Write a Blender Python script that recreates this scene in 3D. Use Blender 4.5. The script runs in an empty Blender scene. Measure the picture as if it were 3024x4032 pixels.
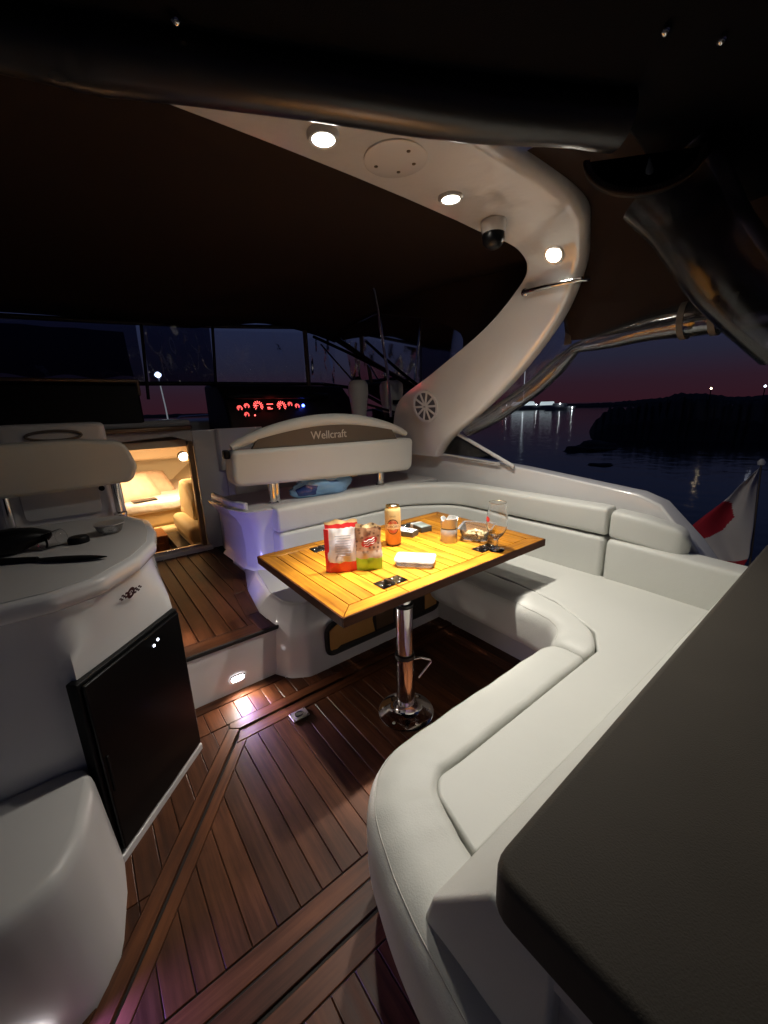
import bpy, bmesh, math, random
from mathutils import Vector, Matrix
random.seed(7)
SC = bpy.context.scene
COL = SC.collection
PI = math.pi
# ------------------------------------------------------------------ camera
CAMP, CAMY, CAMR = .255, .652, -.031
fwv = Vector((math.sin(CAMY)*math.cos(CAMP), math.cos(CAMY)*math.cos(CAMP), -math.sin(CAMP)))
r0 = Vector((math.cos(CAMY), -math.sin(CAMY), 0)); u0 = r0.cross(fwv)
rtv = r0*math.cos(CAMR) + u0*math.sin(CAMR); upv = rtv.cross(fwv)
cd = bpy.data.cameras.new('camera'); cam = bpy.data.objects.new('camera', cd); COL.objects.link(cam)
mw = Matrix((rtv, upv, -fwv)).transposed().to_4x4(); mw.translation = Vector((0, 0, 1.05)); cam.matrix_world = mw
cd.sensor_fit = 'HORIZONTAL'; cd.sensor_width = 36; cd.lens = 36*1569/3024; cd.clip_start = .01; cd.clip_end = 5000
SC.camera = cam
# ------------------------------------------------------------------ world: deep dusk, last red along the horizon
W = bpy.data.worlds.new('World'); SC.world = W; W.use_nodes = True
wn, wl = W.node_tree.nodes, W.node_tree.links
bg = wn['Background']; tc = wn.new('ShaderNodeTexCoord'); sx = wn.new('ShaderNodeSeparateXYZ'); rp = wn.new('ShaderNodeValToRGB')
wl.new(tc.outputs['Generated'], sx.inputs[0]); wl.new(sx.outputs['Z'], rp.inputs[0]); wl.new(rp.outputs[0], bg.inputs[0])
e = rp.color_ramp.elements
e[0].position = 0; e[0].color = (.031, .0090, .0155, 1)
e[1].position = 1; e[1].color = (.004, .005, .016, 1)
for p, c in ((.04, (.027, .0112, .020, 1)), (.09, (.019, .0185, .036, 1)), (.19, (.017, .024, .060, 1)), (.42, (.012, .019, .056, 1))):
    n = e.new(p); n.color = c
bg.inputs[1].default_value = .9
SC.view_settings.view_transform = 'Standard'; SC.view_settings.look = 'None'
SC.view_settings.exposure = 0; SC.view_settings.gamma = 1
SC.cycles.max_bounces = 10; SC.cycles.transparent_max_bounces = 24; SC.cycles.use_denoising = True
SC.cycles.sample_clamp_indirect = 6

# ------------------------------------------------------------------ materials
MATS = {}
def nodes_of(m):
    m.use_nodes = True
    return m.node_tree.nodes, m.node_tree.links, m.node_tree.nodes['Principled BSDF']
def M(name, col, rough=.5, metal=0., var=.08, vscale=6., bump=0., bscale=200., coat=0., spec=.5, trans=0., ior=1.45, emis=None, estr=0., rvar=.06, sheen=0., bdist=.002, bdet=3, fine=0.):
    if name in MATS: return MATS[name]
    m = bpy.data.materials.new(name); MATS[name] = m
    N, L, b = nodes_of(m)
    b.inputs['Roughness'].default_value = rough; b.inputs['Metallic'].default_value = metal
    b.inputs['Specular IOR Level'].default_value = spec; b.inputs['IOR'].default_value = ior
    b.inputs['Coat Weight'].default_value = coat; b.inputs['Coat Roughness'].default_value = .12
    b.inputs['Transmission Weight'].default_value = trans; b.inputs['Sheen Weight'].default_value = sheen
    t = N.new('ShaderNodeTexCoord'); nz = N.new('ShaderNodeTexNoise'); nz.inputs['Scale'].default_value = vscale; nz.inputs['Detail'].default_value = 6
    L.new(t.outputs['Object'], nz.inputs['Vector'])
    mx = N.new('ShaderNodeMix'); mx.data_type = 'RGBA'
    mx.inputs[6].default_value = tuple(max(0, c*(1-var)) for c in col)+(1,); mx.inputs[7].default_value = tuple(min(1, c*(1+var)) for c in col)+(1,)
    L.new(nz.outputs[0], mx.inputs[0]); L.new(mx.outputs[2], b.inputs['Base Color'])
    mr = N.new('ShaderNodeMapRange'); mr.inputs[3].default_value = max(0, rough-rvar); mr.inputs[4].default_value = min(1, rough+rvar)
    L.new(nz.outputs[0], mr.inputs[0]); L.new(mr.outputs[0], b.inputs['Roughness'])
    if bump:
        nb = N.new('ShaderNodeTexNoise'); nb.inputs['Scale'].default_value = bscale; nb.inputs['Detail'].default_value = bdet
        L.new(t.outputs['Object'], nb.inputs['Vector'])
        bp = N.new('ShaderNodeBump'); bp.inputs['Strength'].default_value = bump; bp.inputs['Distance'].default_value = bdist
        L.new(nb.outputs[0], bp.inputs['Height']); L.new(bp.outputs[0], b.inputs['Normal'])
    if fine:
        nf = N.new('ShaderNodeTexNoise'); nf.inputs['Scale'].default_value = 330; nf.inputs['Detail'].default_value = 2; L.new(t.outputs['Object'], nf.inputs['Vector'])
        b2 = N.new('ShaderNodeBump'); b2.inputs['Strength'].default_value = fine; b2.inputs['Distance'].default_value = .0012; L.new(nf.outputs[0], b2.inputs['Height']); L.new(bp.outputs[0], b2.inputs['Normal']); L.new(b2.outputs[0], b.inputs['Normal'])
    if emis:
        b.inputs['Emission Color'].default_value = tuple(emis)+(1,); b.inputs['Emission Strength'].default_value = estr
    return m
def wood(name, dark, light, axis, rough=.4, scale=9., coat=.0, rnd=.5, spec=.22, wear=.35):
    m = bpy.data.materials.new(name); MATS[name] = m
    N, L, b = nodes_of(m)
    t = N.new('ShaderNodeTexCoord'); mp = N.new('ShaderNodeMapping'); oi = N.new('ShaderNodeObjectInfo')
    sc = [scale*7, scale*7, scale*7]
    if axis < 3: sc[axis] = scale*.35
    mp.inputs['Scale'].default_value = sc
    if axis == 3:      # diagonal grain
        mp.inputs['Scale'].default_value = (scale*7, scale*.35, scale*7); mp.vector_type = 'TEXTURE'
        mp.inputs['Scale'].default_value = (1/(scale*7), 1/(scale*.35), 1/(scale*7)); mp.inputs['Rotation'].default_value = (0, 0, -.65)
    L.new(t.outputs['Object'], mp.inputs[0])
    va = N.new('ShaderNodeVectorMath'); L.new(mp.outputs[0], va.inputs[0])
    cb = N.new('ShaderNodeMath'); cb.operation = 'MULTIPLY'; cb.inputs[1].default_value = 40; L.new(oi.outputs['Random'], cb.inputs[0]); L.new(cb.outputs[0], va.inputs[1])
    nz = N.new('ShaderNodeTexNoise'); nz.inputs['Scale'].default_value = 1; nz.inputs['Detail'].default_value = 8; nz.inputs['Roughness'].default_value = .65
    L.new(va.outputs[0], nz.inputs['Vector'])
    rpn = N.new('ShaderNodeValToRGB'); rpn.color_ramp.elements[0].position = .3; rpn.color_ramp.elements[1].position = .72
    rpn.color_ramp.elements[0].color = tuple(dark)+(1,); rpn.color_ramp.elements[1].color = tuple(light)+(1,)
    L.new(nz.outputs[0], rpn.inputs[0])
    hs = N.new('ShaderNodeHueSaturation'); mr = N.new('ShaderNodeMapRange'); mr.inputs[3].default_value = 1-rnd*.5; mr.inputs[4].default_value = 1+rnd*.5
    L.new(oi.outputs['Random'], mr.inputs[0]); L.new(mr.outputs[0], hs.inputs['Value']); L.new(rpn.outputs[0], hs.inputs['Color'])
    wz = N.new('ShaderNodeTexNoise'); wz.inputs['Scale'].default_value = 6; wz.inputs['Detail'].default_value = 5; L.new(t.outputs['Object'], wz.inputs['Vector'])
    wr = N.new('ShaderNodeMapRange'); wr.inputs[1].default_value = .3; wr.inputs[2].default_value = .7; wr.inputs[3].default_value = 1-wear; wr.inputs[4].default_value = 1+wear*.4; L.new(wz.outputs[0], wr.inputs[0])
    wm = N.new('ShaderNodeVectorMath'); wm.operation = 'SCALE'; L.new(hs.outputs[0], wm.inputs[0]); L.new(wr.outputs[0], wm.inputs['Scale']); L.new(wm.outputs[0], b.inputs['Base Color'])
    r2 = N.new('ShaderNodeMapRange'); r2.inputs[3].default_value = rough-.1; r2.inputs[4].default_value = rough+.15; L.new(nz.outputs[0], r2.inputs[0]); L.new(r2.outputs[0], b.inputs['Roughness'])
    bp = N.new('ShaderNodeBump'); bp.inputs['Strength'].default_value = .25; bp.inputs['Distance'].default_value = .001; L.new(nz.outputs[0], bp.inputs['Height']); L.new(bp.outputs[0], b.inputs['Normal'])
    b.inputs['Coat Weight'].default_value = coat; b.inputs['Coat Roughness'].default_value = .2; b.inputs['Specular IOR Level'].default_value = spec
    return m
def clear(name, tint=(.9, .9, .92), rough=.08, gl=.10, bump=.5, bscale=7., bdist=.02, haze=0.):
    m = bpy.data.materials.new(name); MATS[name] = m
    m.use_nodes = True; N, L = m.node_tree.nodes, m.node_tree.links; N.remove(N['Principled BSDF']); out = N['Material Output']
    tr = N.new('ShaderNodeBsdfTransparent'); tr.inputs[0].default_value = tuple(tint)+(1,)
    g = N.new('ShaderNodeBsdfGlossy'); g.inputs['Roughness'].default_value = rough; g.inputs[0].default_value = (.9, .9, .9, 1)
    fr = N.new('ShaderNodeFresnel'); fr.inputs[0].default_value = 1.45
    ad = N.new('ShaderNodeMath'); ad.operation = 'ADD'; ad.inputs[1].default_value = gl; L.new(fr.outputs[0], ad.inputs[0])
    mx = N.new('ShaderNodeMixShader'); L.new(ad.outputs[0], mx.inputs[0]); L.new(tr.outputs[0], mx.inputs[1]); L.new(g.outputs[0], mx.inputs[2]); L.new(mx.outputs[0], out.inputs[0])
    if haze:
        df_ = N.new('ShaderNodeBsdfDiffuse'); df_.inputs[0].default_value = (.8, .8, .8, 1); m2 = N.new('ShaderNodeMixShader'); m2.inputs[0].default_value = haze
        L.new(mx.outputs[0], m2.inputs[1]); L.new(df_.outputs[0], m2.inputs[2]); L.new(m2.outputs[0], out.inputs[0])
    if bump:
        t = N.new('ShaderNodeTexCoord'); nb = N.new('ShaderNodeTexNoise'); nb.inputs['Scale'].default_value = bscale; nb.inputs['Detail'].default_value = 4; L.new(t.outputs['Object'], nb.inputs['Vector'])
        bp = N.new('ShaderNodeBump'); bp.inputs['Strength'].default_value = bump; bp.inputs['Distance'].default_value = bdist
        L.new(nb.outputs[0], bp.inputs['Height']); L.new(bp.outputs[0], g.inputs['Normal']); L.new(bp.outputs[0], fr.inputs['Normal'])
    return m
def emit(name, col, s):
    return M(name, (.8, .8, .8), emis=col, estr=s)

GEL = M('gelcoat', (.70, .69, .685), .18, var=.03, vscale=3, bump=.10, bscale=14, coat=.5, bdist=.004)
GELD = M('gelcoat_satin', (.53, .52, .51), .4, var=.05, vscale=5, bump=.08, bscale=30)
VIN = M('cream_vinyl', (.645, .65, .61), .48, var=.05, vscale=4, bump=.5, bscale=11, bdist=.005, bdet=5, fine=.35)
VINS = M('cream_vinyl_seam', (.50, .49, .45), .6)
TAU = M('taupe_vinyl', (.115, .09, .068), .55, var=.10, vscale=5, bump=.3, bscale=380, bdist=.001)
SUN = M('sunpad_fabric', (.076, .067, .055), .65, var=.14, vscale=7, bump=.5, bscale=420, bdist=.0012, spec=.22)
CANV = M('brown_canvas', (.024, .0155, .013), .85, var=.2, vscale=3, bump=.5, bscale=350, bdist=.001, spec=.15)
CANA = M('navy_canvas', (.0045, .0045, .0065), .8, var=.2, vscale=4, bump=.5, bscale=350, bdist=.001, spec=.08)
CHR = M('polished_steel', (.72, .70, .68), .10, 1, var=.05, rvar=.04)
STEEL = M('brushed_steel', (.80, .78, .75), .40, .9, var=.08, vscale=30)
BLK = M('black_plastic', (.005, .005, .0055), .45, var=.2, spec=.25)
BLKG = M('black_gloss', (.003, .003, .0035), .3, var=.2, vscale=4, rvar=.05, coat=.1, spec=.3)
RUB = M('black_rubber', (.015, .014, .014), .55)
CAULK = M('black_caulk', (.014, .009, .007), .7)
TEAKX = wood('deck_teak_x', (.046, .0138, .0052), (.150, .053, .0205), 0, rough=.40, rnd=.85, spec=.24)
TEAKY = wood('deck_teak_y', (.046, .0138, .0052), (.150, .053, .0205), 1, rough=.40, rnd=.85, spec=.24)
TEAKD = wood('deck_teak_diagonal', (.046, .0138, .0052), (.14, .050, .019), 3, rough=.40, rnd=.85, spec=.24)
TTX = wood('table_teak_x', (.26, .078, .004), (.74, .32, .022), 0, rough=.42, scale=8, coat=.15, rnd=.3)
TTY = wood('table_teak_y', (.26, .078, .004), (.74, .32, .022), 1, rough=.42, scale=8, coat=.15, rnd=.4)
TEDGE = wood('table_edge_wood', (.055, .014, .005), (.11, .032, .010), 0, rough=.5, coat=.0, spec=.15)
CABW = wood('cabin_cherry_wood', (.20, .065, .02), (.34, .13, .04), 2, rough=.35)
GLASS = M('clear_glass', (1, 1, 1), .01, var=0, rvar=0, trans=1, ior=1.45)
PLAS = clear('clear_plastic', (.95, .95, .95), .12, .04, .3, 40, .003, .10)
VCLR = clear('clear_vinyl_window', (.86, .86, .90), .05, .0, .5, 11, .014)
VROL = M('rolled_vinyl', (.014, .014, .018), .30, var=.3, vscale=9, bump=.12, bscale=5, spec=.7, bdist=.02)
VROLB = clear('bulky_dark_vinyl', (.30, .30, .38), .20, .0, .20, 6, .012, .008)
VROLC = clear('rolled_clear_vinyl', (.50, .50, .56), .10, .10, .35, 8, .012, .035)
VWIN = clear('flat_vinyl_window', (.84, .84, .90), .05, .0, 0)
VTNT = clear('smoked_vinyl_window', (.13, .13, .19), .07, .0, .3, 9, .012)
GLS_D = clear('tinted_pane', (.30, .28, .30), .03, .02, 0)
GLS_C = clear('windshield_pane', (.82, .84, .88), .03, .0, 0)
BRASS = M('bronze_trim', (.22, .15, .09), .35, .6)

# ------------------------------------------------------------------ mesh helpers
WLOC = {}
def mk(name, vf, mat, parent=None, smooth=True, bevel=0., seg=3, sub=0, origin=None, angle=35):
    vs, fs = vf
    me = bpy.data.meshes.new(name)
    if parent is not None: o0 = WLOC[parent.name]
    elif origin is not None: o0 = Vector(origin)
    else:
        zs = min(v[2] for v in vs); o0 = Vector((sum(v[0] for v in vs)/len(vs), sum(v[1] for v in vs)/len(vs), zs))
    me.from_pydata([tuple(Vector(v)-o0) for v in vs], [], fs)
    bm = bmesh.new(); bm.from_mesh(me); bmesh.ops.recalc_face_normals(bm, faces=bm.faces); bm.to_mesh(me); bm.free()
    me.materials.append(mat)
    ob = bpy.data.objects.new(name, me); COL.objects.link(ob)
    if parent is not None: ob.parent = parent
    else: ob.location = o0
    WLOC[ob.name] = o0
    if bevel:
        b = ob.modifiers.new('bevel', 'BEVEL'); b.width = bevel; b.segments = seg; b.limit_method = 'ANGLE'; b.angle_limit = math.radians(angle)
    if sub:
        s = ob.modifiers.new('sub', 'SUBSURF'); s.levels = sub; s.render_levels = sub
    if smooth:
        for p in me.polygons: p.use_smooth = True
        if bevel:
            w = ob.modifiers.new('wn', 'WEIGHTED_NORMAL'); w.keep_sharp = True
        elif not sub:
            try: me.set_sharp_from_angle(angle=math.radians(50))
            except Exception: pass
    return ob
def thing(name, label, cat, loc, group=None):
    o = bpy.data.objects.new(name, None); COL.objects.link(o); o.location = loc; o.empty_display_size = .05
    WLOC[o.name] = Vector(loc); o['label'] = label; o['category'] = cat
    if group: o['group'] = group
    return o
def tag(o, label, cat, group=None):
    o['label'] = label; o['category'] = cat
    if group: o['group'] = group
    return o
def struct(o, kind='structure', label=None):
    o['kind'] = kind
    if label: o['label'] = label
    return o
def join(*vfs):
    V, F = [], []
    for v, f in vfs:
        k = len(V); V += list(v); F += [tuple(i+k for i in q) for q in f]
    return V, F
def box(x0, x1, y0, y1, z0, z1):
    v = [(x0,y0,z0),(x1,y0,z0),(x1,y1,z0),(x0,y1,z0),(x0,y0,z1),(x1,y0,z1),(x1,y1,z1),(x0,y1,z1)]
    return v, [(0,3,2,1),(4,5,6,7),(0,1,5,4),(1,2,6,5),(2,3,7,6),(3,0,4,7)]
def obox(c, ax, ay, az, hx, hy, hz):
    c = Vector(c); ax, ay, az = Vector(ax), Vector(ay), Vector(az)
    v, f = box(-hx, hx, -hy, hy, -hz, hz)
    return [tuple(c+ax*p[0]+ay*p[1]+az*p[2]) for p in v], f
def prism(poly, a, b, plane='xy'):
    def m(p, h):
        return (p[0], p[1], h) if plane == 'xy' else ((h, p[0], p[1]) if plane == 'yz' else (p[0], h, p[1]))
    n = len(poly); v = [m(p, a) for p in poly]+[m(p, b) for p in poly]
    f = [tuple(range(n))[::-1], tuple(range(n, 2*n))]+[(i, (i+1) % n, n+(i+1) % n, n+i) for i in range(n)]
    return v, f
def loft(rings, cap=True, closed=False):
    n = len(rings[0]); v = [tuple(p) for r in rings for p in r]; f = []
    K = len(rings)
    for k in range(K if closed else K-1):
        a, b = k*n, ((k+1) % K)*n
        for i in range(n):
            j = (i+1) % n; f.append((a+i, a+j, b+j, b+i))
    if cap and not closed:
        f.append(tuple(range(n))[::-1]); f.append(tuple(range((K-1)*n, K*n)))
    return v, f
def tube(pts, r, n=10, cap=True, closed=False):
    P = [Vector(p) for p in pts]; K = len(P); rings = []; nrm = None
    for i in range(K):
        a = P[i-1] if (i > 0 or closed) else P[i]; b = P[(i+1) % K] if (i < K-1 or closed) else P[i]
        t = (b-a).normalized()
        if nrm is None:
            nrm = t.orthogonal().normalized()
        nrm = (nrm - t*nrm.dot(t)).normalized(); bn = t.cross(nrm)
        rr_ = r[i] if isinstance(r, (list, tuple)) else r
        rings.append([P[i]+nrm*rr_*math.cos(2*PI*k/n)+bn*rr_*math.sin(2*PI*k/n) for k in range(n)])
    return loft(rings, cap, closed)
def lathe(prof, c=(0, 0, 0), n=28, axis=(0, 0, 1), cap=True):
    az = Vector(axis).normalized(); ax = az.orthogonal().normalized(); ay = az.cross(ax); c = Vector(c)
    return loft([[c+ax*r*math.cos(2*PI*k/n)+ay*r*math.sin(2*PI*k/n)+az*z for k in range(n)] for r, z in prof], cap)
def fillet(pts, r, n=6, closed=False):
    out = []; K = len(pts)
    for i in range(K):
        if not closed and i in (0, K-1): out.append(tuple(pts[i][:2])); continue
        p = Vector(pts[i][:2]); a = Vector(pts[i-1][:2]); b = Vector(pts[(i+1) % K][:2])
        rr_ = pts[i][2] if len(pts[i]) > 2 else r
        d1, d2 = (a-p).normalized(), (b-p).normalized(); ang = d1.angle(d2)
        if rr_ <= 0 or ang > 3.1: out.append(tuple(p)); continue
        t = min(rr_/math.tan(ang/2), (a-p).length*.49, (b-p).length*.49)
        s, q = p+d1*t, p+d2*t
        for k in range(n+1):
            u = k/n; out.append(tuple(s*(1-u)**2+p*2*u*(1-u)+q*u*u))
    return out
def rr(u0, u1, z0, z1, r, n=4):
    return fillet([(u0, z0), (u1, z0), (u1, z1), (u0, z1)], r, n, True)
def densify(path, step):
    out = [path[0]]
    for a, b in zip(path, path[1:]):
        L = math.dist(a, b); k = max(1, int(L/step))
        for i in range(1, k+1): out.append(tuple(a[j]+(b[j]-a[j])*i/k for j in range(len(a))))
    return out
def sweep(path, prof, e0=0., e1=0., dz=None, step=.08, wob=0.):
    """profile (u to the right of travel, z) swept along a plan path, ends rounded by e0/e1"""
    path = densify(path, step); P = [Vector((p[0], p[1])) for p in path]; K = len(P)
    S = [0]
    for i in range(1, K): S.append(S[-1]+(P[i]-P[i-1]).length)
    tot = S[-1]
    st = [(s, 0.) for s in S if e0 <= s <= tot-e1]
    for e_, at0 in ((e0, 1), (e1, 0)):
        if e_:
            for k in range(5):
                q = e_*(1-math.cos(k/4*PI/2)) if k < 4 else e_
                sh = e_-math.sqrt(max(0, e_*e_-(e_-q)**2)); st.append((q if at0 else tot-q, sh))
    st = sorted(set((round(s, 6), sh) for s, sh in st))
    us = [p[0] for p in prof]; zs = [p[1] for p in prof]
    cu, cz, hu, hz = (min(us)+max(us))/2, (min(zs)+max(zs))/2, (max(us)-min(us))/2, (max(zs)-min(zs))/2
    rings = []
    for s, sh in st:
        i = 0
        while i < K-2 and S[i+1] < s: i += 1
        t = (s-S[i])/max(1e-9, S[i+1]-S[i]); p = P[i].lerp(P[i+1], t)
        def tang(j):
            a = P[max(0, j-1)]; b = P[min(K-1, j+1)]; return (b-a).normalized()
        d = tang(i).lerp(tang(i+1), t).normalized(); n = Vector((d.y, -d.x))
        fu, fz = max(.05, 1-sh/hu), max(.05, 1-sh/hz)
        z0 = dz(s/tot) if dz else 0
        w = wob*math.sin(s*31+1)*.5+wob*math.sin(s*73)*.5 if wob else 0
        rings.append([(p.x+n.x*(cu+(u-cu)*fu), p.y+n.y*(cu+(u-cu)*fu), cz+(z-cz)*fz+z0+w*(z-min(zs))/(2*hz)) for u, z in prof])
    return loft(rings)
def clip(poly, a, b):
    """keep the side left of a->b"""
    out = []; f = lambda p: (b[0]-a[0])*(p[1]-a[1])-(b[1]-a[1])*(p[0]-a[0])
    for i in range(len(poly)):
        p, q = poly[i], poly[(i+1) % len(poly)]; fp, fq = f(p), f(q)
        if fp >= 0: out.append(p)
        if (fp >= 0) != (fq >= 0):
            t = fp/(fp-fq); out.append((p[0]+(q[0]-p[0])*t, p[1]+(q[1]-p[1])*t))
    return out
def convex(poly, region):
    for i in range(len(region)):
        poly = clip(poly, region[i], region[(i+1) % len(region)])
        if len(poly) < 3: return []
    return poly
def shrink(poly, d):
    """inset a convex ccw polygon"""
    r = list(poly); out = list(poly)
    for i in range(len(r)):
        a, b = Vector(r[i]), Vector(r[(i+1) % len(r)])
        if (b-a).length < 1e-6: continue
        t = (b-a).normalized(); n = Vector((-t.y, t.x))*d
        out = clip(out, a+n, b+n)
        if len(out) < 3: return []
    return out
def area(p): return abs(sum(p[i][0]*p[(i+1) % len(p)][1]-p[(i+1) % len(p)][0]*p[i][1] for i in range(len(p))))/2
def plank(poly, z0, z1, mat, parent, gap=.0025, name='plank', bev=.0012):
    q = shrink(poly, gap)
    if len(q) < 3 or area(q) < 2e-4: return
    # drop near-duplicate corners
    r = [q[i] for i in range(len(q)) if math.dist(q[i], q[i-1]) > 1e-4]
    if len(r) < 3: return
    zj = random.uniform(-.0006, .0006)
    return mk(name, prism(r, z0, z1+zj), mat, parent, smooth=False, bevel=bev, seg=1)
def text_mesh(s, size, ext=0.0):
    c = bpy.data.curves.new('text', 'FONT'); c.body = s; c.size = size; c.extrude = ext; c.align_x = 'CENTER'; c.align_y = 'CENTER'; c.resolution_u = 3
    o = bpy.data.objects.new('text', c); COL.objects.link(o)
    dg = bpy.context.evaluated_depsgraph_get(); me = bpy.data.meshes.new_from_object(o.evaluated_get(dg))
    V = [tuple(v.co) for v in me.vertices]; F = [tuple(p.vertices) for p in me.polygons]
    bpy.data.objects.remove(o); bpy.data.meshes.remove(me); bpy.data.curves.remove(c)
    return V, F
def spot(name, loc, target, watts, col, size=120, blend=.5, rad=.02, parent=None):
    l = bpy.data.lights.new(name, 'SPOT'); l.energy = watts; l.color = col; l.spot_size = math.radians(size); l.spot_blend = blend; l.shadow_soft_size = rad
    o = bpy.data.objects.new(name, l); COL.objects.link(o)
    o.rotation_euler = (Vector(target)-Vector(loc)).to_track_quat('-Z', 'Y').to_euler()
    if parent is not None: o.parent = parent; o.location = Vector(loc)-WLOC[parent.name]
    else: o.location = loc
    return o
def point(name, loc, watts, col, rad=.03, parent=None):
    l = bpy.data.lights.new(name, 'POINT'); l.energy = watts; l.color = col; l.shadow_soft_size = rad
    o = bpy.data.objects.new(name, l); COL.objects.link(o)
    if parent is not None: o.parent = parent; o.location = Vector(loc)-WLOC[parent.name]
    else: o.location = loc
    return o

# ================================================================== SETTING: sea and shore
WZ = -.8
def ripple():
    m = bpy.data.materials.new('sea_water'); N, L, b = nodes_of(m)
    b.inputs['Base Color'].default_value = (.004, .006, .012, 1); b.inputs['Roughness'].default_value = .09; b.inputs['IOR'].default_value = 1.33
    t = N.new('ShaderNodeTexCoord'); nz = N.new('ShaderNodeTexNoise'); nz.inputs['Scale'].default_value = 1.6; nz.inputs['Detail'].default_value = 5
    L.new(t.outputs['Object'], nz.inputs['Vector']); bp = N.new('ShaderNodeBump'); bp.inputs['Strength'].default_value = .35; bp.inputs['Distance'].default_value = .05
    L.new(nz.outputs[0], bp.inputs['Height']); L.new(bp.outputs[0], b.inputs['Normal']); return m
struct(mk('water', ([(-3000, -3000, WZ), (3000, -3000, WZ), (3000, 3000, WZ), (-3000, 3000, WZ)], [(0, 1, 2, 3)]), ripple(), smooth=False, origin=(0, 0, WZ)))
LAND = M('dark_shore', (.012, .014, .012), .9, var=.4, vscale=.4)
def headland(name, az_h, dist, depth, label=None):
    # ridge of a low wooded shore: azimuth (degrees from bow) and height pairs
    a0, a1 = az_h[0][0], az_h[-1][0]; n = 260; rows = []
    def hh(a):
        for (p, h), (q, g) in zip(az_h, az_h[1:]):
            if p <= a <= q:
                t = (a-p)/(q-p); t = t*t*(3-2*t); return h+(g-h)*t
        return 0
    R = random.Random(3)
    for k, (dd, s) in enumerate(((0, 0), (.15, .55), (.4, .9), (.6, 1), (1, .3))):
        row = []
        for i in range(n+1):
            a = a0+(a1-a0)*i/n; h = (hh(a)-WZ)*s*(1+R.uniform(-.09, .09)*(1 if dist < 100 else .6)+.05*math.sin(a*9)+.04*math.sin(a*23))
            r = dist+depth*dd; row.append((math.sin(math.radians(a))*r, math.cos(math.radians(a))*r, WZ-.3+h))
        rows.append(row)
    V = [p for r in rows for p in r]; F = [(k*(n+1)+i, k*(n+1)+i+1, (k+1)*(n+1)+i+1, (k+1)*(n+1)+i) for k in range(len(rows)-1) for i in range(n)]
    return mk(name, (V, F), LAND, smooth=False, origin=(0, 0, WZ))
struct(headland('hill', [(54, .2), (58, .5), (62.5, .55), (66.5, 1.0), (71.5, 2.0), (73.3, 3.3), (75.6, 2.9), (78, 1.5), (81, 1.8), (100, 3), (125, 1)], 150, 40), label='dark wooded headland across the water')
struct(headland('near_shore', [(64.2, -.78), (65.2, .2), (66.5, .95), (69, 1.02), (71.5, 1.20), (73.3, 1.44), (75.6, 1.37), (78, 1.12), (81, 1.17), (95, 1.5), (125, 1.6)], 22, 14), label='black tree covered spit close by on the starboard side')
struct(headland('far_shore', [(-60, .8), (0, 2.0), (20, 1.6), (40, 1.0), (53, .6), (60, .35), (66, .2)], 320, 60), label='low dark far shore')
def rock(name, cx, cy, sx, sy, sz, seed, label):
    R = random.Random(seed); bm = bmesh.new(); bmesh.ops.create_icosphere(bm, subdivisions=3, radius=1)
    ph = [R.uniform(0, 6) for _ in range(6)]
    V = []
    for v in bm.verts:
        p = v.co; k = 1+.22*math.sin(3*p.x+ph[0])+.2*math.sin(4*p.y+ph[1])+.15*math.sin(7*p.z+5*p.x+ph[2])
        V.append((cx+p.x*sx*k, cy+p.y*sy*k, WZ-.05+p.z*sz*k))
    F = [tuple(v.index for v in f.verts) for f in bm.faces]; bm.free()
    return tag(mk(name, (V, F), LAND, smooth=False), label, 'rock')
rock('shore_rock', 16.6, 7.8, 1.5, .7, .28, 2, 'black rock breaking the water in front of the headland')
rock('shore_rock', 12.6, 5.5, .55, .3, .10, 5, 'small low black rock nearer the boat side')
# moored boats with lights far off to starboard
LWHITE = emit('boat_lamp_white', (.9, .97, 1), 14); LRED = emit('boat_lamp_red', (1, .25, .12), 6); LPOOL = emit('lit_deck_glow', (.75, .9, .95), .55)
HULL = M('moored_hull', (.25, .27, .3), .4)
def moored(x, y, ln, hh, label, mast=0, lit=True, lights=()):
    t = thing('moored_boat', label, 'boat', (x, y, WZ))
    d = Vector((.53, -.85, 0)); n = Vector((.85, .53, 0)); c = Vector((x, y, WZ))
    def ring(z, k, w):
        return [tuple(c+d*(ln/2*k*a)+n*(w*b)+Vector((0, 0, z))) for a, b in ((-1, -.8), (-.3, -1), (.5, -.8), (1, 0), (.5, .8), (-.3, 1), (-1, .8))]
    mk('hull', loft([ring(-.2, .85, ln*.09), ring(hh*.5, .95, ln*.13), ring(hh, 1, ln*.14)]), HULL, t, smooth=False)
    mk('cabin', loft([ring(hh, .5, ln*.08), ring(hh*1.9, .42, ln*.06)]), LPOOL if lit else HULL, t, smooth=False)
    if mast:
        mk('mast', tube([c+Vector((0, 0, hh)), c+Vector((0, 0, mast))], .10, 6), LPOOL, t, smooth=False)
    for dx, z, m_ in lights:
        mk('lamp', lathe([(.02, -.16), (.16, 0), (.02, .16)], c+d*dx-n*ln*.16+Vector((0, 0, z)), 8), m_, t)
moored(116.7, 77.4, 15, 1.3, 'far sailing boat with a lit mast on the horizon', 12.5, True, ((0, 2.6, LWHITE), (-5, 1.6, LWHITE), (4, 1.5, LWHITE), (-6, .3, LRED)))
moored(119.6, 70.8, 9, 1.2, 'far motor boat with a glowing white cover beside the lit mast', 0, True, ((4.5, 1.0, LWHITE),))
moored(105.0, 58.5, 8, .9, 'dark far boat with one lamp lying right of the others', 0, False, ((0, 1.6, LWHITE), (3.0, .5, LWHITE)))
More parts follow.
